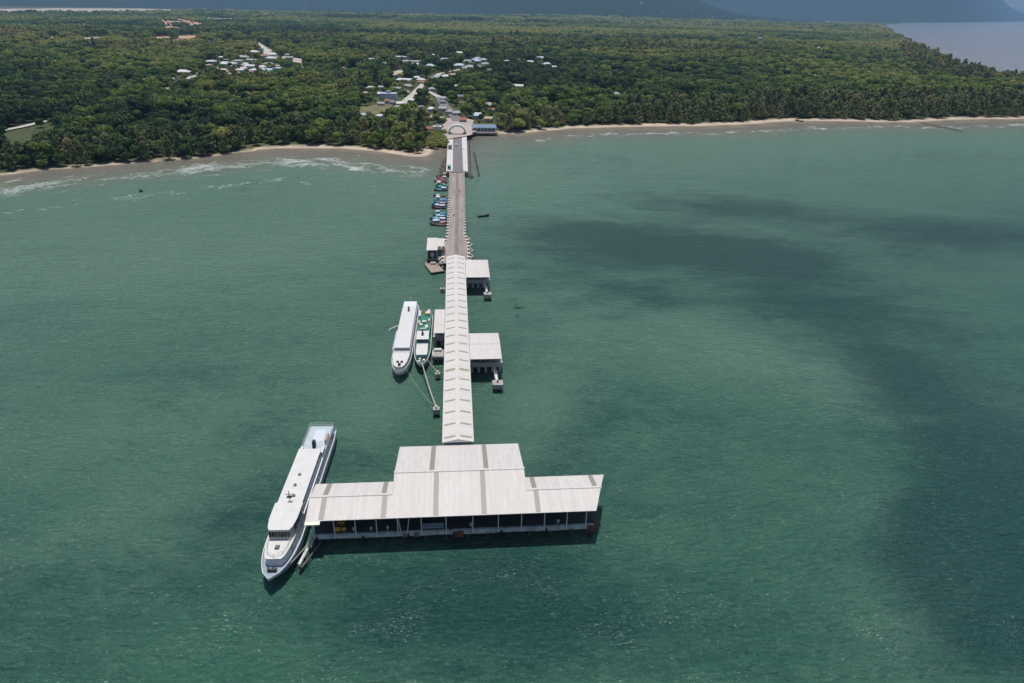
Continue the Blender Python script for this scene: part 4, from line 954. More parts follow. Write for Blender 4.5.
# pier house with its barge
ph = pier_thing('pier_house', 'small white L-shaped roof hut on piles left of the causeway', 'hut', 138, -8, 0)
O_ = (138, -8)
m = pm(*O_); slab(m, [(-11.1, 132.0, 5.9), (-6.9, 132.0, 5.9), (-6.9, 145, 6.7), (-11.1, 145, 6.7)], .12); m.build('roof', M_roof, ph)
m = pm(*O_); slab(m, [(-6.895, 135.6, 6.2), (-4.3, 135.6, 6.2), (-4.3, 144.2, 6.7), (-6.895, 144.2, 6.7)], .12); m.build('roof', M_roof, ph)
m = pm(*O_); m.box(-11.3, -5, 132.0, 144.8, 1.6, 2.3); m.build('deck', M_concd, ph)
m = pm(*O_); m.box(-10.7, -7.2, 133.5, 144, 2.3, 5.8); m.build('wall', M_navy, ph)
for v in (-10.9, -9.0, -7.1):
    m = pm(*O_); m.tube((v, 132.3, 2.3), (v, 132.3, 5.85), .09, n=6); m.build('post', M_post, ph)
m = pm(*O_); m.box(-9.6, -8.4, 133.38, 133.46, 2.8, 4.2); m.build('window', M_bluewall, ph)
for v in (-10.8, -8.5, -6):
    for u in (133, 138, 144): m = pm(*O_); m.tube((v, u, -2), (v, u, 1.65), .28, n=7); m.build('pile', M_pile, ph)
bg = pier_thing('pontoon', 'brown floating pontoon moored slantwise in front of the pier hut', 'pontoon', 129, -8.3, 0)
O_ = (129, -8.3); poly = [(-11.9, 134), (-11.9, 130.0), (-9.2, 120.7), (-4.2, 122.6), (-6.4, 129.5), (-7.6, 134)]
m = pm(*O_); m.prism(poly[::-1] if False else poly, -.4, .75); m.build('hull', M_black, bg)
m = pm(*O_); m.prism([(x*.94-.5, (y-129)*.94+129) for x, y in poly], .75, .86); m.build('deck', paint('pontoon_deck', (.30, .24, .20), .9, .3, 1), bg)
m = pm(*O_); m.box(-9.7, -7.6, 129.6, 131.6, .86, 1.5); m.build('locker', M_conc, bg)
m = pm(*O_); m.beam((-5.2, 133, 2.2), (-6.9, 128.5, 1.0), .7, .1); m.build('ramp', M_concd, bg)

# ------------------------------------------------------------------ causeway
def cv(u): return .009*(u-126)
cw = pier_thing('causeway', 'long straight paved causeway with kerb posts between the canopy and the shore', 'causeway', 205, .7, 0)
O_ = (205, .7)
def half(u): return 3.35+1.35*max(0, min(1, (161-u)/12)) if u < 161 else 3.35+.25*(u-161)/120
us = [126, 131, 137, 143, 149, 155, 161, 181, 201, 221, 241, 261, 283]
poly = [(cv(u)-half(u), u) for u in us]+[(cv(u)+half(u), u) for u in us[::-1]]
def stripmesh(z0, z1, inset=0):
    m = pm(*O_)
    for a, b in zip(us[:-1], us[1:]):
        ha, hb = half(a)-inset, half(b)-inset
        q = [(cv(a)-ha, a), (cv(a)+ha, a), (cv(b)+hb, b), (cv(b)-hb, b)]
        m.face([(x, y, z1) for x, y in q]); m.face([(x, y, z0) for x, y in q[::-1]])
        m.face([(*q[1], z0), (*q[2], z0), (*q[2], z1), (*q[1], z1)]); m.face([(*q[3], z0), (*q[0], z0), (*q[0], z1), (*q[3], z1)])
    return m
stripmesh(1.5, 2.7).build('slab', M_concd, cw)
stripmesh(2.702, 2.74, .55).build('paving', M_road, cw)
m = pm(*O_)
for a, b in zip(us[:-1], us[1:]):
    h1, h2 = .62, .95; m.hexa([(cv(a)-h1, a, 2.742), (cv(a)+h2, a, 2.742), (cv(b)+h2, b, 2.742), (cv(b)-h1, b, 2.742)], [(cv(a)-h1, a, 2.75), (cv(a)+h2, a, 2.75), (cv(b)+h2, b, 2.75), (cv(b)-h1, b, 2.75)])
m.build('repair_strip', paint('darker_paving', (.19, .17, .165), .92, .35, .4, streak=(1, .15, 1)), cw)
for s in (-1, 1):
    m = pm(*O_)
    for a, b in zip(us[:-1], us[1:]): m.beam((cv(a)+s*(half(a)-.2), a, 2.71), (cv(b)+s*(half(b)-.2), b, 2.71), .35, .2)
    m.build('kerb', M_kerb, cw)
pmb = MB(); pmb.box(-.6, .6, -.8, .8, -.5, .6, ch=.1)
post0 = None
for s in (-1, 1):
    for k in range(36):
        u = 128+k*4.3; x, y = cv(u)+s*(half(u)+.3)-O_[1], u-O_[0]
        if post0 is None: post0 = pmb.build('kerb_post', paint('pale_kerb_block', (.60, .54, .48), .9, .25, 1), cw); p_ = post0
        else: p_ = post0.copy(); C.objects.link(p_)
        p_.location = (x, y, 2.6)
for k in range(26):
    for s in (-1, 1): u = 128+k*6.1; m = pm(*O_); m.tube((cv(u)+s*2.7, u, -2), (cv(u)+s*2.7, u, 1.55), .38, n=7); m.build('pile', M_pile, cw)
# broken concrete frames beside the flare
for (side, u0, u1, n) in ((1, 131, 160, 9), (-1, 128, 150, 6)):
    for k in range(n):
        u = u0+(u1-u0)*k/(n-1); v = cv(u)+side*(half(u)+1.0+.5*(k % 2))
        t = pier_thing('concrete_frame', 'tilted pale concrete frame in the zigzag row beside the '+('right' if side > 0 else 'left')+' flare of the causeway', 'barrier', u, v, 0, 'zigzag concrete frames beside the causeway flare', rz=.3*(-1)**k)
        m = MB(); m.tube((0, 0, -1.5), (0, 0, 2.0), .2, n=6); m.build('pile', M_pile, t); m = MB(); m.box(-.3, .3, -1.5, 1.5, 2.0, 2.35); m.build('beam', M_conc, t)

# ------------------------------------------------------------------ solid approach with white footways
ap = pier_thing('approach_embankment', 'solid pier head with a grey road between two white paved footways', 'pier head', 340, 1.6, 0)
O_ = (340, 1.6)
L0, L1, U0, U1 = -4.9, -4.3, 281, 412
m = pm(*O_); m.hexa([(-4.9, 281, -2), (7.6, 281, -2), (9.2, 412, -2), (-4.4, 412, -2)], [(-4.9, 281, 2.95), (7.6, 281, 2.95), (9.2, 412, 2.95), (-4.4, 412, 2.95)]); m.build('embankment', M_concd, ap)
m = pm(*O_); m.hexa([(-1.0, 281, 2.951), (4.9, 281, 2.951), (5.4, 411, 2.951), (-.7, 411, 2.951)], [(-1.0, 281, 3.0), (4.9, 281, 3.0), (5.4, 411, 3.0), (-.7, 411, 3.0)]); m.build('road', M_asph, ap)
for a, b, c_, d_ in ((-4.75, -1.1, -4.3, -.8), (5.0, 7.45, 5.5, 9.0)):
    m = pm(*O_); m.hexa([(a, 284, 2.951), (b, 284, 2.951), (d_, 405, 2.951), (c_, 405, 2.951)], [(a, 284, 3.12), (b, 284, 3.12), (d_, 405, 3.12), (c_, 405, 3.12)]); m.build('footway', M_prom, ap)
for s, a, b in ((-1, -4.85, -4.35), (1, 7.55, 9.1)):
    m = pm(*O_); m.beam((a, 284, 3.1), (b, 405, 3.1), .2, .9); m.build('parapet', M_wallw, ap)
kk = pier_thing('kiosk', 'small dark grey roofed kiosk on the left white footway of the pier head', 'kiosk', 352, -2.9, 3.12)
m = MB(); m.box(-1.2, 1.2, -1.6, 1.6, 0, 2.2); m.build('wall', M_bluewall, kk); m = MB(); m.box(-1.5, 1.5, -2, 2, 2.2, 2.4, ch=.1); m.build('roof', R_dgrey, kk); m = MB(); m.box(-.7, .7, -1.66, -1.58, .8, 1.8); m.build('window', M_glass, kk)
kk = pier_thing('guard_booth', 'small teal and grey booth at the sea end of the left footway', 'booth', 289, -3.2, 3.12)
m = MB(); m.box(-.9, .9, -1.4, 1.4, 0, 2.1); m.build('wall', M_bluewall, kk); m = MB(); m.box(-1.1, 1.1, -1.8, 1.8, 2.1, 2.3, ch=.08); m.build('roof', M_teal, kk); m = MB(); m.box(-.6, .6, -1.46, -1.38, .8, 1.7); m.build('window', M_glass, kk)
# car and motorbikes
def car(u, v, z, label, col, rz=0):
    t = pier_thing('parked_car', label, 'car', u, v, z, rz=rz)
    m = MB(); L, Wd = 2.2, .88
    prof = [(-L, .45), (-L, .85), (-L+.15, .98), (-1.3, 1.02), (1.0, .98), (2.1, .82), (L, .6), (L, .4)]
    vs = [(s*Wd, y, z_) for s in (-1, 1) for y, z_ in prof]; n = len(prof)
    m.raw(vs, [tuple(range(n)), tuple(range(2*n-1, n-1, -1))]+[(i, i+n, (i+1) % n+n, (i+1) % n) for i in range(n)]); m.build('body', col, t)
    m = MB(); m.hexa([(-.8, -1.7, 1.0), (.8, -1.7, 1.0), (.8, .9, 1.0), (-.8, .9, 1.0)], [(-.65, -1.35, 1.5), (.65, -1.35, 1.5), (.65, .25, 1.5), (-.65, .25, 1.5)]); m.build('window', M_glass, t)
    m = MB(); m.box(-.66, .66, -1.36, .26, 1.5, 1.55, ch=.05); m.build('roof', col, t)
    for x in (-.8, .8):
        for y in (-1.4, 1.4): m = MB(); m.tube((x-.1, y, .33), (x+.1, y, .33), .33, n=12); m.build('wheel', M_black, t)
car(365, 1.4, 3.0, 'white car on the grey road of the pier head', M_shipw)
def bike(u, v, z, label, grp):
    t = pier_thing('motorbike', label, 'motorbike', u, v, z, grp, rz=random.uniform(-.3, .3))
    m = MB(); m.box(-.12, .12, -.6, .5, .45, .8, ch=.05); m.box(-.13, .13, -.75, .1, .8, .9); m.build('body', M_black, t)
    for y in (-.65, .68): m = MB(); m.tube((-.06, y, .3), (.06, y, .3), .3, n=12); m.build('wheel', M_black, t)
    m = MB(); m.tube((0, .68, .3), (0, .4, 1.0), .04, n=5); m.tube((-.35, .4, 1.02), (.35, .4, 1.02), .03, n=5); m.build('handlebar', M_post, t)
bike(349, 6.3, 3.12, 'dark motorbike parked on the right white footway of the pier head', None)
bike(306, 6.8, 3.12, 'dark motorbike near the sea end of the right footway', None)
# arch
arch = pier_thing('arch_gate', 'white and teal round arch spanning the road at the landward end of the pier', 'arch', 409, 2.3, 0)
m = MB(); n = 22; R0, R1 = 5.1, 6.4; base = 5.2
pts_ = [(cos(pi*k/n), sin(pi*k/n)) for k in range(n+1)]
for k in range(n):
    (a, b), (c_, d_) = pts_[k], pts_[k+1]
    m.hexa([(R0*a, -1.6, base+R0*b*.78), (R1*a, -1.6, base+R1*b*.82), (R1*c_, -1.6, base+R1*d_*.82), (R0*c_, -1.6, base+R0*d_*.78)], [(R0*a, 1.6, base+R0*b*.78), (R1*a, 1.6, base+R1*b*.82), (R1*c_, 1.6, base+R1*d_*.82), (R0*c_, 1.6, base+R0*d_*.78)])
m.build('arch', paint('arch_white', (.62, .68, .66), .6, .15, 1), arch)
for s in (-1, 1):
    m = MB(); m.box(s*5.85-.85, s*5.85+.85, -.9, .9, 2.95, base+.3); m.build('pier', M_teal, arch)
    m = MB(); m.box(s*5.85-.55, s*5.85+.55, -.95, -.905, 3.2, 4.6); m.build('panel', M_glass, arch)
m = MB(); m.box(-4.9, -3.6, -.3, .3, 3.0, 4.4); m.box(3.6, 4.9, -.3, .3, 3.0, 4.4); m.build('side_gate', M_teal, arch)
# waterfront blue-roofed building
bx_, by_ = P(484, 130.5, 3); bw = thing('waterfront_building', 'long low blue-roofed building with dark openings beside the beach right of the arch', 'building', (bx_, by_, 2.6), .10)
m = MB(); m.box(-8.8, 8.8, -3.6, 3.6, 0, 3.0); m.build('wall', M_bluewall, bw)
m = MB(); m.hexa([(-9.6, -4.8, 3.0), (9.6, -4.8, 3.0), (9.2, 0, 4.9), (-9.2, 0, 4.9)], [(-9.6, -4.8, 3.16), (9.6, -4.8, 3.16), (9.2, 0, 5.06), (-9.2, 0, 5.06)]); m.build('roof', M_blueroof, bw)
m = MB(); m.hexa([(9.6, 4.8, 3.0), (-9.6, 4.8, 3.0), (-9.2, 0, 4.9), (9.2, 0, 4.9)], [(9.6, 4.8, 3.16), (-9.6, 4.8, 3.16), (-9.2, 0, 5.06), (9.2, 0, 5.06)]); m.build('roof', M_blueroof, bw)
for x in (-7, -4.2, -1.4, 1.4, 4.2, 7): m = MB(); m.box(x-.75, x+.75, -3.68, -3.58, .5, 2.3); m.build('window', M_glass, bw)
m = MB(); m.box(-10.2, 10.4, -7.5, -4.2, -1.2, .05); m.build('terrace', M_tan2, bw)
# rocks and stakes flanking the pier head
def rocks(name, label, poly_uv, n, s, seed):
    rng = np.random.default_rng(seed); us_ = [p[0] for p in poly_uv]; vs_ = [p[1] for p in poly_uv]; m = MB(); k = 0
    cu, cv2 = sum(us_)/len(us_), sum(vs_)/len(vs_)
    while k < n:
        u = rng.uniform(min(us_), max(us_)); v = rng.uniform(min(vs_), max(vs_))
        if in_poly(np.array([u]), np.array([v]), poly_uv)[0]:
            r = s*rng.uniform(.5, 1.3); mm = MB(); ico(mm, (v-cv2, u-cu, rng.uniform(.1, 1.0)), r, 0, rng, .7); m.raw(mm.v, mm.f); k += 1
    x, y = W(cu, cv2); o = m.build(name, M_rock); o.location = (x, y, 0); o.rotation_euler = (0, 0, AX); tag(o, label, kind='stuff')
rocks('rock_revetment', 'brown boulders piled along the left foot of the pier head', [(279, -5.2), (281, -10.0), (330, -6.6), (345, -5.0)], 170, .8, 3)
rocks('rock_revetment', 'brown boulders at the right foot of the pier head', [(279, 7.6), (279, 10.6), (290, 9.4), (292, 7.8)], 40, .8, 4)
def stakes(name, label, cat, u0, v0, u1, v1, n, h=1.9, matd=M_wood):
    t = pier_thing(name, label, cat, (u0+u1)/2, (v0+v1)/2, 0); O2 = ((u0+u1)/2, (v0+v1)/2); rng = random.Random(n)
    m0 = None
    for k in range(n):
        u = u0+(u1-u0)*k/(n-1); v = v0+(v1-v0)*k/(n-1)
        if m0 is None: q = MB(); q.tube((0, 0, -1.5), (0, 0, h), .34, .28, 6); m0 = q.build('stake', matd, t); o = m0
        else: o = m0.copy(); C.objects.link(o)
        o.location = (v-O2[1], u-O2[0], rng.uniform(-.35, .1))
    m = pm(*O2); m.beam((v0, u0, h-.55), (v1, u1, h-.55), .5, .25); m.build('waler', matd, t)
stakes('breakwater', 'outer dark timber breakwater slanting off the right side of the pier head', 'breakwater', 283, 14.3, 352, 13.2, 46)
stakes('breakwater', 'inner dark timber breakwater close along the right side of the pier head', 'breakwater', 296, 9.3, 400, 11.2, 60, 1.6)

# ------------------------------------------------------------------ ferries
def hull_mesh(L, B, zk, zd, bow=.26, stern=.92, flare=.88, sheer=.7, inner=.0, n=30):
    """half-breadth law along y from stern (-L/2) to bow (+L/2)"""
    def hb(t):       # t 0 stern..1 bow
        if t > 1-bow: s = (t-(1-bow))/bow; return B/2*max(.02, (1-s**2.1)**.62 if s < 1 else .02)
        if t < .08: return B/2*(stern+(1-stern)*t/.08)
        return B/2
    def zdk(t): return zd+sheer*max(0, (t-.62)/.38)**2
    st = []
    for i in range(n+1):
        t = 1-(1-i/n)**1.25 if False else i/n
        st.append((t, hb(t), zdk(t)))
    return st, hb, zdk
def ferry(name, label, u_bow, u_stern, vc, B, zd, skew=0.0):
    L = u_stern-u_bow; t = pier_thing(name, label, 'ferry', (u_bow+u_stern)/2, vc, 0, rz=pi+skew)
    return t, L
def build_hull(t, L, B, zd, hullm, deckm, bulw=.55, bulwm=None, sheer=.8, bow=.25, stripe=None):
    st, hb, zdk = hull_mesh(L, B, -1.2, zd, bow, .9, sheer=sheer)
    m = MB(); n = len(st); ring = []
    for (f, h, zz) in st:
        y = -L/2+L*f; k = max(.0, (f-.75)/.25); yb = y-k*k*4.2
        ring.append([(0, yb-.0, -1.0+k*.6), (h*(.80-.5*k*k), yb, -.8+k*.4), (h*(.93-.5*k*k), yb+k*k*.8, .35), (h, y, zz)])
    full = [r[::1]+[] for r in ring]
    vs = []; W_ = 7
    for r in ring: vs += [(-r[3][0], r[3][1], r[3][2]), (-r[2][0], r[2][1], r[2][2]), (-r[1][0], r[1][1], r[1][2]), r[0], r[1], r[2], r[3]]
    fs = [(i*W_+j, i*W_+j+1, (i+1)*W_+j+1, (i+1)*W_+j) for i in range(n-1) for j in range(W_-1)]+[tuple(range(W_))[::-1]]
    m.raw(vs, fs); hob = m.build('hull', hullm, t)
    m = MB()
    for a, b in zip(st[:-1], st[1:]):
        ya, yb = -L/2+L*a[0], -L/2+L*b[0]; m.face([(-a[1], ya, a[2]-.02), (a[1], ya, a[2]-.02), (b[1], yb, b[2]-.02), (-b[1], yb, b[2]-.02)])
    m.build('deck', deckm, t)
    m = MB()
    for s in (-1, 1):
        for a, b in zip(st[:-1], st[1:]):
            ya, yb = -L/2+L*a[0], -L/2+L*b[0]
            m.hexa([(s*a[1], ya, a[2]-.05), (s*max(0, a[1]-.14), ya, a[2]-.05), (s*max(0, b[1]-.14), yb, b[2]-.05), (s*b[1], yb, b[2]-.05)][::s], [(s*(a[1]+.03), ya, a[2]+bulw), (s*max(0, a[1]-.12), ya, a[2]+bulw), (s*max(0, b[1]-.12), yb, b[2]+bulw), (s*(b[1]+.03), yb, b[2]+bulw)][::s])
    m.build('bulwark', bulwm or M_shipw, t)
    return st, hb, zdk
def loft(m, secs):
    """secs: list of (y, halfwidth, z)"""
    pass
def rail(t, pts, h=.9, step=2):
    m = MB()
    for a, b in zip(pts[:-1], pts[1:]):
        for zz in (h, h*.5): m.beam((a[0], a[1], a[2]+zz), (b[0], b[1], b[2]+zz), .05, .05)
        d = math.dist(a, b); k = max(1, int(d/step))
        for i in range(k+1): p = [a[j]+(b[j]-a[j])*i/k for j in range(3)]; m.tube(p, (p[0], p[1], p[2]+h), .03, n=4)
    m.build('railing', M_shipw, t)
M_shipg = paint('ship_pale_grey', (.60, .62, .64), .5, .15, 1)
# big ferry -------------------------------------------------
t, L = ferry('ferry_boat', 'biggest white ferry with pale blue decks moored along the left end of the terminal', -31.0, 15.0, -31.2, 6.2, 2.4, -.032)
st, hb, zdk = build_hull(t, L, 6.2, 2.1, M_shipl, M_deckb, .45, bow=.24)
def yy(u): return -(u-(-8.0))         # pier coordinate -> ship coordinate
def taper(u_list, z0, z1, mat, name, w=None, top=0.0):
    m = MB()
    vs = []
    for u, h in u_list: vs += [(-h, yy(u), z0), (h, yy(u), z0), (h-top, yy(u), z1), (-h+top, yy(u), z1)]
    n = len(u_list); fs = []
    for i in range(n-1):
        a, b = i*4, i*4+4
        fs += [(a, b, b+1, a+1), (a+1, b+1, b+2, a+2), (a+2, b+2, b+3, a+3), (a+3, b+3, b, a)]
    fs += [(0, 1, 2, 3), (n*4-1, n*4-2, n*4-3, n*4-4)]
    m.raw(vs, fs); o = m.build(name, mat, t); return o
# lower deckhouse, nearly full width, lilac-white sides
taper([(14.0, 2.45), (8, 2.6), (-18, 2.6), (-22, 2.35), (-24.5, 2.05), (-26.5, 1.65), (-27.3, 1.2)], 2.05, 4.1, M_shipg, 'deckhouse')
taper([(1.9, 2.2), (-15, 2.2)], 4.1, 5.95, M_shipl, 'upper_deckhouse')
taper([(2.4, 2.3), (-15.6, 2.3)], 5.951, 6.12, M_shipw, 'roof')
taper([(-15.3, 2.3), (-21.5, 2.3), (-22.6, 1.95)], 4.1, 6.25, M_shipw, 'wheelhouse', top=.12)
taper([(-15.2, 2.55), (-19.5, 2.5), (-21.6, 2.2), (-22.6, 1.8)], 6.251, 6.42, M_shipw, 'wheelhouse_roof')
taper([(-15.7, 2.4), (-22, 2.4), (-24.6, 2.15), (-26.6, 1.75), (-27.4, 1.3)], 4.101, 4.28, M_shipw, 'foredeck_house_top')
taper([(14.0, 2.6), (2.2, 2.6)], 4.101, 4.2, M_decklb, 'upper_deck')
m = MB()                                              # raked wheelhouse windows
for k in range(7): x = -1.62+k*.54; m.hexa([(x-.2, yy(-22.66), 4.95), (x+.2, yy(-22.66), 4.95), (x+.2, yy(-22.9), 4.95), (x-.2, yy(-22.9), 4.95)][::-1], [(x-.2, yy(-22.4), 5.95), (x+.2, yy(-22.4), 5.95), (x+.2, yy(-22.72), 5.95), (x-.2, yy(-22.72), 5.95)][::-1])
m.build('wheelhouse_window', M_glass, t)
for s in (-1, 1):
    for k in range(3):
        y = yy(-17-1.7*k); m = MB(); m.box(min(s*2.2, s*2.34), max(s*2.2, s*2.34), y-.6, y+.6, 4.95, 5.8); m.build('side_window', M_glass, t)
    for k in range(9):
        y = yy(.3-1.75*k); m = MB(); m.box(min(s*2.1, s*2.225), max(s*2.1, s*2.225), y-.55, y+.55, 4.8, 5.55); m.build('side_window', M_glass, t)
    for k in range(19):
        y = yy(11-1.9*k); hw = 2.6
        if 11-1.9*k < -18.3: hw = 2.6-(18.6-2-(11-1.9*k)-35.0)*0-.13*(k-15)
        m = MB(); m.box(min(s*(hw-.12), s*(hw+.035)), max(s*(hw-.12), s*(hw+.035)), y-.6, y+.6, 2.85, 3.6); m.build('side_window', M_glass, t)
W1_ = [c for c in t.children if c.name.startswith('deckhouse')][0]; [setattr(c, 'parent', W1_) for c in list(t.children) if c.name.startswith('side_window')]; WH_ = [c for c in t.children if c.name.split('.')[0] == 'wheelhouse'][0]; [setattr(c, 'parent', WH_) for c in list(t.children) if c.name.startswith('wheelhouse_window')]
rail(t, [(-2.5, yy(2), 4.2), (-2.5, yy(13.9), 4.2), (2.5, yy(13.9), 4.2), (2.5, yy(2), 4.2)])
rail(t, [(-1.9, yy(-22.9), 4.28), (-1.8, yy(-24.4), 4.28), (-1.3, yy(-26.3), 4.28), (0, yy(-27.0), 4.28), (1.3, yy(-26.3), 4.28), (1.8, yy(-24.4), 4.28), (1.9, yy(-22.9), 4.28)], .7, 1.2)
m = MB(); m.box(-.35, .35, yy(6.2), yy(5.2), 4.2, 5.9, ch=.06); m.build('funnel', M_black, t)
m = MB(); m.box(-1.9, 1.9, yy(3.9), yy(2.5), 4.2, 4.9); m.build('stair_housing', M_rust if False else M_deckb, t)
m = MB(); m.box(-2.5, -1.9, yy(4.6), yy(2.4), 4.2, 5.2); m.box(1.9, 2.5, yy(4.6), yy(2.4), 4.2, 5.2); m.build('raft_locker', M_shipw, t)
for (x, u) in ((.1, -6.5), (.2, -9.8), (-.3, -13.0)): m = MB(); m.box(x-.28, x+.28, yy(u)-.28, yy(u)+.28, 6.12, 6.6, ch=.1); m.build('roof_vent', M_conc, t)
m = MB(); m.tube((0, yy(-14.6), 6.12), (0, yy(-14.6), 8.6), .07, n=6); m.beam((-.8, yy(-14.6), 7.9), (.8, yy(-14.6), 7.9), .08, .08); m.box(-.45, .45, yy(-14.3), yy(-14.9), 7.2, 7.35); m.build('mast', M_black, t)
m = MB(); m.box(-.4, .4, yy(-24.3), yy(-25.2), 4.28, 4.65, ch=.08); m.build('hatch', M_concd, t)
m = MB(); m.tube((-.55, yy(-28.7), 3.0), (.55, yy(-28.7), 3.0), .3, n=9); m.box(-.75, -.55, yy(-28.4), yy(-29.0), 2.5, 3.3); m.box(.55, .75, yy(-28.4), yy(-29.0), 2.7, 3.4); m.box(-.2, .2, yy(-28.0), yy(-28.3), 2.5, 3.0); m.build('windlass', M_black, t)
m = MB(); m.tube((0, yy(13.8), 4.1), (0, yy(14.1), 6.4), .04, n=5); m.build('flagpole', M_shipw, t)
m = MB(); m.box(-2.45, -2.0, yy(9.5), yy(6.6), 4.2, 5.3, ch=.05); m.build('life_raft', paint('faded_orange_canister', (.45, .25, .18), .6, .3, 2), t)
m = MB(); m.box(-1.3, 1.0, yy(12.4), yy(7.8), 4.201, 4.23); m.build('deck_mat', paint('pale_blue_mat', (.50, .56, .60), .8, .2, 1), t)
# second ferry: long white roof ----------------------------
U2A, U2B, V2 = 40.2, 85.6, -14.9
t, L = ferry('ferry_boat', 'slender all-white ferry on the left of the pair moored beside the walkway', U2A, U2B, V2, 5.4, 2.3, -.02)
def yy(u): return -(u-(U2A+U2B)/2)
build_hull(t, L, 5.4, 2.0, M_shipw, M_shipw, .7, sheer=.6, bow=.24)
taper([(84.2, 2.3), (50, 2.35), (47, 2.2)], 1.95, 4.0, M_shipl, 'deckhouse')
taper([(83.6, 2.0), (51.5, 2.05)], 3.96, 4.9, M_shipl, 'upper_deckhouse')
taper([(83.9, 2.0), (80, 2.05)], 4.901, 5.02, M_shipg, 'aft_roof')
taper([(79.95, 2.05), (51.0, 2.15)], 4.901, 5.08, M_shipw, 'roof')
taper([(51, 2.4), (47.5, 2.3), (44.5, 2.0), (42.6, 1.5), (41.6, .9)], 1.9, 4.1, M_shipw, 'forward_house', top=.15)
m = MB()
for s in (-1, 1):
    for k in range(16):
        y = yy(82-2.1*k); m = MB(); m.box(min(s*2.25, s*2.385), max(s*2.25, s*2.385), y-.6, y+.6, 2.9, 3.6); m.build('side_window', M_glass, t)
m = MB(); m.hexa([(-.25, yy(77), 5.02), (.3, yy(77), 5.02), (.3, yy(75.6), 5.02), (-.25, yy(75.6), 5.02)], [(-.2, yy(77), 6.3), (.2, yy(77), 6.3), (.2, yy(76.3), 6.3), (-.2, yy(76.3), 6.3)]); m.build('funnel', M_black, t)
for x in (-.55, .55): m = MB(); m.box(x-.33, x+.33, yy(44.6), yy(43.9), 4.1, 4.4); m.build('hatch', M_black, t)
m = MB(); m.box(-.4, .3, yy(42.9), yy(42.1), 4.1, 4.6); m.build('windlass', M_black, t)
W1_ = [c for c in t.children if c.name.startswith('deckhouse')][0]; [setattr(c, 'parent', W1_) for c in list(t.children) if c.name.startswith('side_window')]
rail(t, [(-2.3, yy(51), 4.0), (-2.55, yy(50), 4.0), (2.55, yy(50), 4.0), (2.3, yy(51), 4.0)], .8)
m = MB(); m.box(2.2, 2.75, yy(64), yy(52), 3.98, 4.1); m.build('side_deck', M_shipl, t)
m = MB(); m.tube((0, yy(84), 3.9), (0, yy(84.4), 6.4), .04, n=5); m.build('flagpole', M_shipw, t)
# third ferry: green decks ---------------------------------
U3A, U3B, V3 = 44.6, 79.4, -9.75
t, L = ferry('ferry_boat', 'smaller white ferry with bright green decks between the white ferry and the walkway', U3A, U3B, V3, 4.7, 2.0)
def yy(u): return -(u-(U3A+U3B)/2)
build_hull(t, L, 4.75, 1.8, M_shipl, M_green, .55, sheer=.8, bow=.36)
taper([(74, 1.6), (57.4, 1.6), (50.0, 1.45)], 1.75, 3.4, M_shipl, 'deckhouse')
taper([(56.0, 1.62), (51, 1.6), (49.4, 1.45)], 3.401, 3.6, M_shipw, 'cabin_roof')
taper([(62.4, 1.65), (57.4, 1.65)], 3.401, 4.5, M_shipl, 'wheelhouse')
taper([(62.6, 1.75), (57.0, 1.8)], 4.501, 4.65, M_shipw, 'wheelhouse_roof')
taper([(78, 2.0), (64.0, 1.9)], 3.38, 3.5, M_green, 'upper_deck')
m = MB(); m.hexa([(-.3, yy(60.6), 4.65), (.4, yy(60.6), 4.65), (.4, yy(59.2), 4.65), (-.3, yy(59.2), 4.65)], [(-.1, yy(60.6), 5.7), (.2, yy(60.6), 5.7), (.2, yy(60), 5.7), (-.1, yy(60), 5.7)]); m.build('funnel', M_black, t)
for (x, u, a, b, h) in ((-1.2, 77.2, .5, 1.6, .9), (1.5, 76, .4, 2.2, .9), (0, 70.5, .7, .6, .7), (-.8, 67, .5, 1.0, .6), (.9, 68.5, .5, .7, .6), (.1, 65.5, 1.0, .35, .6), (1.5, 70.0, .3, 1.0, .7), (-1.4, 71.5, .3, .9, .7)):
    m = MB(); m.box(x-a, x+a, yy(u)-b, yy(u)+b, 3.5, 3.5+h, ch=.08); m.build('deck_locker', M_shipw, t)
m = MB(); m.box(-.9, -.1, yy(78), yy(76.2), 3.5, 4.1); m.build('gear_pile', M_yel, t)
for (x, u) in ((.4, 48.3), (-.7, 47.6), (.6, 47.0)): m = MB(); m.box(x-.4, x+.4, yy(u)-.5, yy(u)+.5, 2.2, 3.0, ch=.1); m.build('foredeck_locker', M_shipw, t)
m = MB(); m.tube((-.4, yy(46.0), 2.9), (.4, yy(46.0), 2.9), .22, n=8); m.build('windlass', M_conc, t)
m = MB(); m.hexa([(-1.5, yy(57.38), 3.65), (1.5, yy(57.38), 3.65), (1.5, yy(57.25), 3.65), (-1.5, yy(57.25), 3.65)][::-1], [(-1.5, yy(57.38), 4.3), (1.5, yy(57.38), 4.3), (1.5, yy(57.25), 4.3), (-1.5, yy(57.25), 4.3)][::-1]); m.build('wheelhouse_window', M_glass, t)
rail(t, [(-1.9, yy(64.3), 3.5), (-1.95, yy(77.8), 3.5), (1.95, yy(77.8), 3.5), (1.9, yy(64.3), 3.5)])
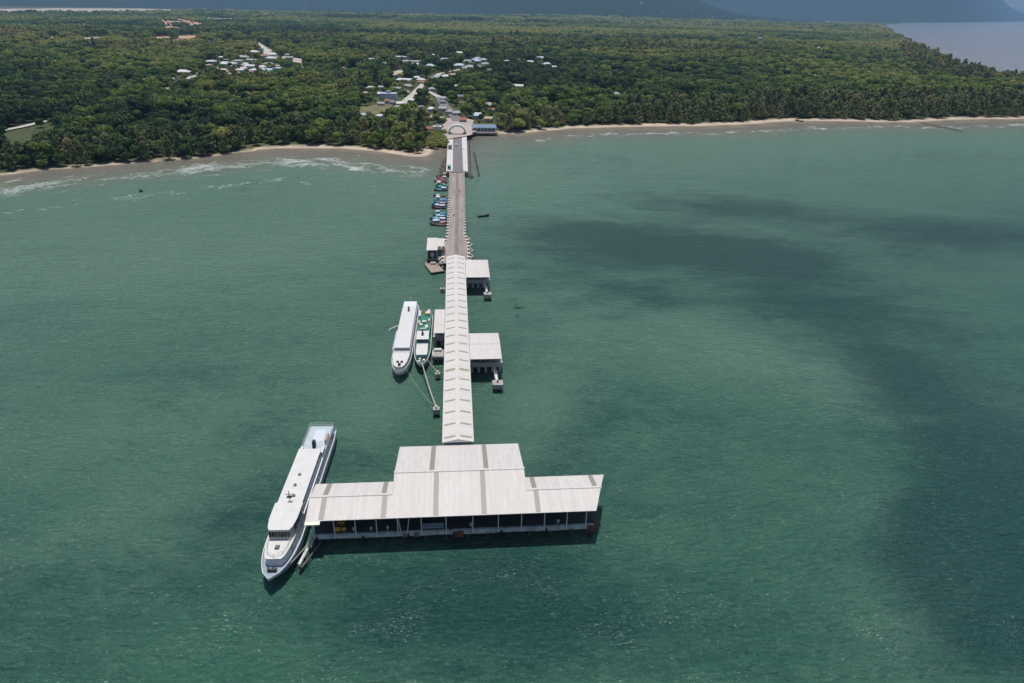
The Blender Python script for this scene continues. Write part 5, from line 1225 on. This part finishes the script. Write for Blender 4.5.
# mooring ropes
def rope(label, a, b, sag=.8, r=.09):
    ax, ay = W(a[0], a[1]); bx, by = W(b[0], b[1]); m = MB(-0, 0, 0); n = 14; pr = None
    for k in range(n+1):
        t_ = k/n; p = (bx*t_*1.0+ax*(1-t_)-ax, by*t_+ay*(1-t_)-ay, a[2]+(b[2]-a[2])*t_-4*sag*t_*(1-t_))
        if pr: m.tube(pr, p, r, n=5)
        pr = p
    o = m.build('mooring_rope', M_rope); o.location = (ax, ay, 0); tag(o, label, 'rope', 'mooring ropes of the ferries')
rope('thick pale rope from the green ferry bow to the dark dolphin in open water', (45.2, -9.4, 3.2), (23.6, -5.2, 2.7), .8, .13)
rope('thin faint rope trailing from the all-white ferry bow towards the dark dolphin', (42.5, -13.6, 3.2), (23.6, -5.2, 2.6), 1.2, .03)
rope('short thin rope from the green ferry bow to the small dolphin under the eave', (48, -8.0, 2.7), (42, -5.2, 2.3), .3, .06)
rope('dark rope from the big ferry bow to the wharf corner', (-28.5, -30.2, 2.7), (-20.2, -26.6, 2.6), .5, .07)

# ------------------------------------------------------------------ fishing boats
B_blue = paint('boat_blue', (.04, .17, .36), .6, .3, 2); B_teal = paint('boat_teal', (.05, .32, .32), .6, .3, 2); B_red = paint('boat_red', (.42, .06, .08), .6, .3, 2)
B_grn = paint('boat_green', (.04, .30, .18), .6, .3, 2); B_wh = paint('boat_awning_white', (.60, .62, .64), .7, .2, 2); B_pk = paint('boat_pink', (.48, .22, .28), .6, .3, 2); B_brn = paint('boat_brown', (.16, .085, .06), .8, .4, 2); B_lb = paint('boat_light_blue', (.22, .42, .55), .6, .3, 2)
def fishing_boat(u, v, L, B, hullc, roofc, tarp, label, rz, grp='small fishing boats rafted left of the causeway', z=0):
    t = pier_thing('fishing_boat', label, 'boat', u, v, z, grp, rz=rz)
    m = MB(); n = 12; vs = []
    for i in range(n+1):
        f = i/n; y = -L/2+L*f; h = B/2*(max(.03, 1-abs((f-.42)/.58)**2.6) if f > .42 else .72+.28*(1-((.42-f)/.42)**2)); sh = .65+.9*max(0, f-.5)**1.6*2.2+.25*max(0, .3-f)
        vs += [(-h, y, sh), (-h*.72, y, .05), (0, y, -.35), (h*.72, y, .05), (h, y, sh), (h-.1*min(1, h*4), y, sh-.02), (h*.55, y, .28), (-h*.55, y, .28), (-(h-.1*min(1, h*4)), y, sh-.02)]
    fs = [(i*9+j, i*9+(j+1) % 9, (i+1)*9+(j+1) % 9, (i+1)*9+j) for i in range(n) for j in range(9)]
    m.raw(vs, [f[::-1] for f in fs]+[tuple(range(9)), tuple(range(n*9+8, n*9-1, -1))]); m.build('hull', hullc, t)
    if roofc:
        m = MB(); m.box(-B*.27, B*.27, -L*.36, -L*.08, .3, 1.75); m.build('cabin', B_wh if roofc != B_wh else B_lb, t)
        m = MB(); m.box(-B*.34, B*.34, -L*.40, -L*.04, 1.75, 1.88, ch=.05); m.build('cabin_roof', roofc, t)
        m = MB(); m.box(-B*.2, B*.2, -L*.082, -L*.075, .95, 1.5); m.build('window', M_glass, [c for c in t.children if c.name.split('.')[0] == 'cabin'][0])
    if tarp:
        m = MB(); m.hexa([(-B*.36, L*.0, .7), (B*.36, L*.0, .7), (B*.26, L*.28, .8), (-B*.26, L*.28, .8)], [(-B*.1, L*.01, 1.35), (B*.1, L*.01, 1.35), (B*.08, L*.26, 1.3), (-B*.08, L*.26, 1.3)]); m.build('tarp', tarp, t)
    m = MB(); m.tube((0, L*.02, .3), (0, L*.02, 3.0), .05, n=5); m.build('mast', M_wood, t)
    m = MB(); m.box(-B*.3, B*.3, L*.32, L*.35, .75, .85); m.box(-B*.3, B*.3, -L*.46, -L*.42, .6, .72); m.build('thwart', M_wood, t)
fb = [(184.2, 8.2, 2.4, B_brn, None, None, 'long dark brown open boat, outermost towards the camera in the nearest raft'), (187.2, 8.6, 2.6, B_brn, B_wh, B_pk, 'brown boat with a white cabin roof and pinkish tarp in the nearest raft'),
      (190.6, 7.6, 2.6, B_blue, B_wh, B_blue, 'dark blue boat with a white roof, third in the nearest raft'), (194.2, 7.8, 2.8, B_blue, B_lb, B_lb, 'blue boat with a light blue roof and tarp, fourth in the nearest raft'), (198.4, 6.8, 2.6, B_teal, B_blue, B_wh, 'teal boat with a blue roof and white tarp at the back of the nearest raft'), (202.2, 6.0, 2.3, B_lb, B_wh, B_teal, 'small light blue boat, last of the nearest raft'),
      (213.0, 7.2, 2.4, B_brn, B_wh, None, 'brown boat with a pale roof at the front of the middle raft'), (217.5, 7.6, 2.6, B_blue, B_pk, B_wh, 'blue boat with a pinkish roof in the middle raft'), (223, 7.6, 2.8, B_lb, B_blue, B_blue, 'light blue boat with a dark blue roof in the middle raft'), (229, 6.6, 2.6, B_wh, B_wh, B_teal, 'white boat with a teal tarp in the middle raft'), (236, 6.4, 2.4, B_brn, None, B_wh, 'brown open boat with a white cover at the back of the middle raft'),
      (249, 7.4, 2.6, B_brn, B_wh, B_blue, 'brown boat with a blue tarp at the front of the farthest raft'), (256, 7.4, 2.8, B_teal, B_grn, B_teal, 'teal boat with a bright green roof in the farthest raft'), (262, 6.6, 2.6, B_grn, B_wh, B_red, 'green boat with a red tarp in the farthest raft'), (269, 7.2, 2.8, B_red, B_red, B_pk, 'red-roofed boat in the farthest raft'), (276, 6.2, 2.5, B_pk, B_wh, B_red, 'pink boat with a white roof in the farthest raft'), (284, 5.8, 2.4, B_blue, B_wh, None, 'small blue boat nearest the shore, by the rocks')]
for i, (u, l, b, hc, rc, tp, lab) in enumerate(fb):
    v = -7.4-.1*random.random()+.6*math.sin(i*1.7); fishing_boat(u, v, l, b, hc, rc, tp, lab, pi/2+random.uniform(-.25, .25)+(pi if i % 4 == 1 else 0))
fishing_boat(198.3, 13.3, 5.6, 1.3, M_black, None, None, 'lone dark open boat floating right of the causeway', -pi/2+.25, None)
fishing_boat(59.8, 8.6, 5.2, 1.7, B_pk, None, B_wh, 'small pinkish boat just behind the larger right shelter', -pi/2, None)
by = pier_thing('buoy', 'small dark buoy alone off the left beach', 'buoy', *[( (P(141, 192)[0]-OX)*UX+(P(141, 192)[1]-OY)*UY ), ((P(141, 192)[0]-OX)*VX+(P(141, 192)[1]-OY)*VY)], 0)
m = MB(); ico(m, (0, 0, .5), 1.1, 0, np.random.default_rng(3), .9); m.build('float', M_black, by); m = MB(); m.tube((0, 0, 1.2), (0, 0, 2.4), .12, .08, 6); m.build('staff', M_black, by)
# floating branches right of the walkway
def branch(px, py, lab, s, seed):
    x, y = P(px, py); rng = random.Random(seed); m = MB()
    for k in range(7):
        a = rng.uniform(0, 6.28); l = rng.uniform(1.0, 2.6)*s; x0, y0 = rng.uniform(-.8, .8)*s, rng.uniform(-1.6, 1.6)*s
        m.tube((x0, y0, .02), (x0+l*cos(a), y0+l*sin(a), rng.uniform(0, .3)), .13*s, .05*s, 5)
    o = m.build('driftwood', M_black); o.location = (x, y, 0); tag(o, lab, 'driftwood', 'dark branches drifting right of the walkway')
branch(513, 298, 'dark drifting branches, the upper clump right of the walkway', .7, 1); branch(517, 307, 'dark drifting branches, the larger middle clump right of the walkway', 1.0, 2); branch(516, 317, 'dark drifting branches, the small lowest clump right of the walkway', .6, 3)
# line of stakes off the right beach
ja, jb = P(904, 119, .5), P(962, 131.5, .5)
jt = thing('stake_jetty', 'thin dark line of stakes running out from the right beach', 'jetty', (*ja, 0))
m0 = None
for k in range(36):
    f = k/35; q = ((jb[0]-ja[0])*f, (jb[1]-ja[1])*f)
    if m0 is None: s_ = MB(); s_.tube((0, 0, -1), (0, 0, 1.3), .28, .22, 6); m0 = s_.build('stake', M_wood, jt); o = m0
    else: o = m0.copy(); C.objects.link(o)
    o.location = (*q, random.uniform(-.3, .2))
m = MB(); m.beam((0, 0, .75), (jb[0]-ja[0], jb[1]-ja[1], .55), .35, .18); m.build('rail', M_wood, jt)
x, y = P(799, 121, 1); fishing_boat((x-OX)*UX+(y-OY)*UY, (x-OX)*VX+(y-OY)*VY, 7.5, 2.4, M_black, None, B_brn, 'dark boat hauled up on the right beach', .9, None, z=1.0)
# masts on the plain
def mast(px, py, hpx, lab, mat=M_post, base=None):
    x, y = P(px, py, G0); dep = float(Qn(np.array([x]), np.array([y]), 3.0)[2][0]); h = hpx*dep/F; t = thing('radio_mast', lab, 'mast', (x, y, G0)); r = max(.3, dep/F*.16)
    m = MB(); m.tube((0, 0, 0), (0, 0, h), r, r*.6, 6); m.build('pole', mat, t)
    m = MB(); m.box(-2*r, 2*r, -2*r, 2*r, h*.86, h*.9); m.box(-1.6*r, 1.6*r, -1.6*r, 1.6*r, h*.7, h*.72); m.build('antenna', mat, [c for c in t.children if c.name.startswith('pole')][0])
    if base: m = MB(); m.box(-9*r, 9*r, -6*r, 6*r, 0, 13*r, ch=r); m.build('base_building', base, t)
mast(305, 11.5, 16, 'slim pale mast on the far plain, left one of the skyline masts'); mast(393.5, 14, 20, 'pale mast rising from a reddish building on the far plain', M_post, R_tan); mast(422.5, 13, 18, 'slim pale mast right of the reddish building mast'); mast(449, 12, 18, 'slim pale mast, rightmost on the far plain')
mast(142, 26, 8, 'short pale pole beside the orange earth on the left plain'); mast(149.5, 52, 12, 'tall thin pale pole in the olive scrub at the upper left')

for k, u in enumerate((172, 196, 220, 244, 268)):
    for s in (-1, 1):
        t = pier_thing('lamp_post', 'slim pale lamp post on the '+('right' if s > 0 else 'left')+' kerb of the causeway', 'lamp post', u, cv(u)+s*(half(u)-.1), 2.9, 'lamp posts along the causeway')
        m = MB(); m.tube((0, 0, 0), (0, 0, 5.2), .07, .05, 6); m.build('pole', M_conc, t); m = MB(); m.tube((0, 0, 5.15), (-s*1.0, 0, 5.35), .05, n=5); m.build('arm', M_conc, t); m = MB(); m.box(-s*1.0-.3, -s*1.0+.3, -.1, .1, 5.3, 5.42); m.build('lamp', M_post, t)
bike(236, 2.3, 2.75, 'dark motorbike riding on the right side of the causeway', None)
bike(190, -.6, 2.75, 'dark motorbike halfway along the causeway, near the nearest raft of boats', None)

x, y = W(73.5, -17.3); jw = MB(); pr = None
for k in range(7):
    f = k/6; q_ = (-f*3.4, -f*.3, 1.3*(1-f*f)+.02)
    if pr: jw.tube(pr, q_, .10+.12*f, .13+.14*f, 6)
    pr = q_
o = jw.build('water_jet', paint('white_water', (.6, .64, .63), .6, .1, 3)); o.location = (x, y, 0); o.rotation_euler = (0, 0, AX); tag(o, 'short white jet of water from the left side of the all-white ferry', 'water jet')
#@@B

# ------------------------------------------------------------------ air
hz = MB(); hz.box(-26000, 26000, -1500, 27000, -14, 1300)
hm = bpy.data.materials.new('haze_air'); hm.use_nodes = True; nt = hm.node_tree; nt.nodes.clear()
pv = nt.nodes.new('ShaderNodeVolumePrincipled'); mo = nt.nodes.new('ShaderNodeOutputMaterial')
pv.inputs['Color'].default_value = (.33, .56, .90, 1); pv.inputs['Density'].default_value = 6e-5; pv.inputs['Anisotropy'].default_value = .1
nt.links.new(pv.outputs[0], mo.inputs['Volume'])
hzo = hz.build('haze', hm); tag(hzo, 'thin bluish sea haze over the coast', kind='stuff')

# ------------------------------------------------------------------ light, camera
SUN_EL, SUN_AZ = radians(81), radians(-15)      # azimuth from +Y towards +X
w = bpy.data.worlds.new('World'); scene.world = w; w.use_nodes = True; nt = w.node_tree
sky = nt.nodes.new('ShaderNodeTexSky'); sky.sky_type = 'NISHITA'; sky.sun_disc = False
sky.sun_elevation = SUN_EL; sky.sun_rotation = SUN_AZ; sky.air_density = 1.2; sky.dust_density = 1.5
nt.links.new(sky.outputs[0], nt.nodes['Background'].inputs[0]); nt.nodes['Background'].inputs[1].default_value = .07
sl = bpy.data.lights.new('sun', 'SUN'); sl.energy = 3.6; sl.angle = radians(.55); sl.color = (1, .955, .90)
so = bpy.data.objects.new('sun', sl); C.objects.link(so)
from mathutils import Vector, Matrix
sd = Vector((sin(SUN_AZ)*cos(SUN_EL), cos(SUN_AZ)*cos(SUN_EL), sin(SUN_EL)))
so.rotation_euler = sd.to_track_quat('Z', 'Y').to_euler(); so.location = (0, 0, 300)
cam = bpy.data.cameras.new('camera'); co = bpy.data.objects.new('camera', cam); C.objects.link(co)
cam.sensor_width = 36; cam.lens = 36*F/1024; cam.clip_start = 1; cam.clip_end = 80000
co.matrix_world = Matrix(((RGT[0], UPV[0], -FWD[0], 0), (RGT[1], UPV[1], -FWD[1], 0), (RGT[2], UPV[2], -FWD[2], CAMH), (0, 0, 0, 1)))
scene.camera = co
scene.render.engine = 'CYCLES'
cy = scene.cycles; cy.use_denoising = True; cy.max_bounces = 6; cy.diffuse_bounces = 2; cy.glossy_bounces = 2; cy.transmission_bounces = 2; cy.volume_bounces = 0
cy.sample_clamp_indirect = 4; cy.use_adaptive_sampling = True
scene.view_settings.view_transform = 'Standard'; scene.view_settings.look = 'None'; scene.view_settings.gamma = 1
scene.view_settings.exposure = .33
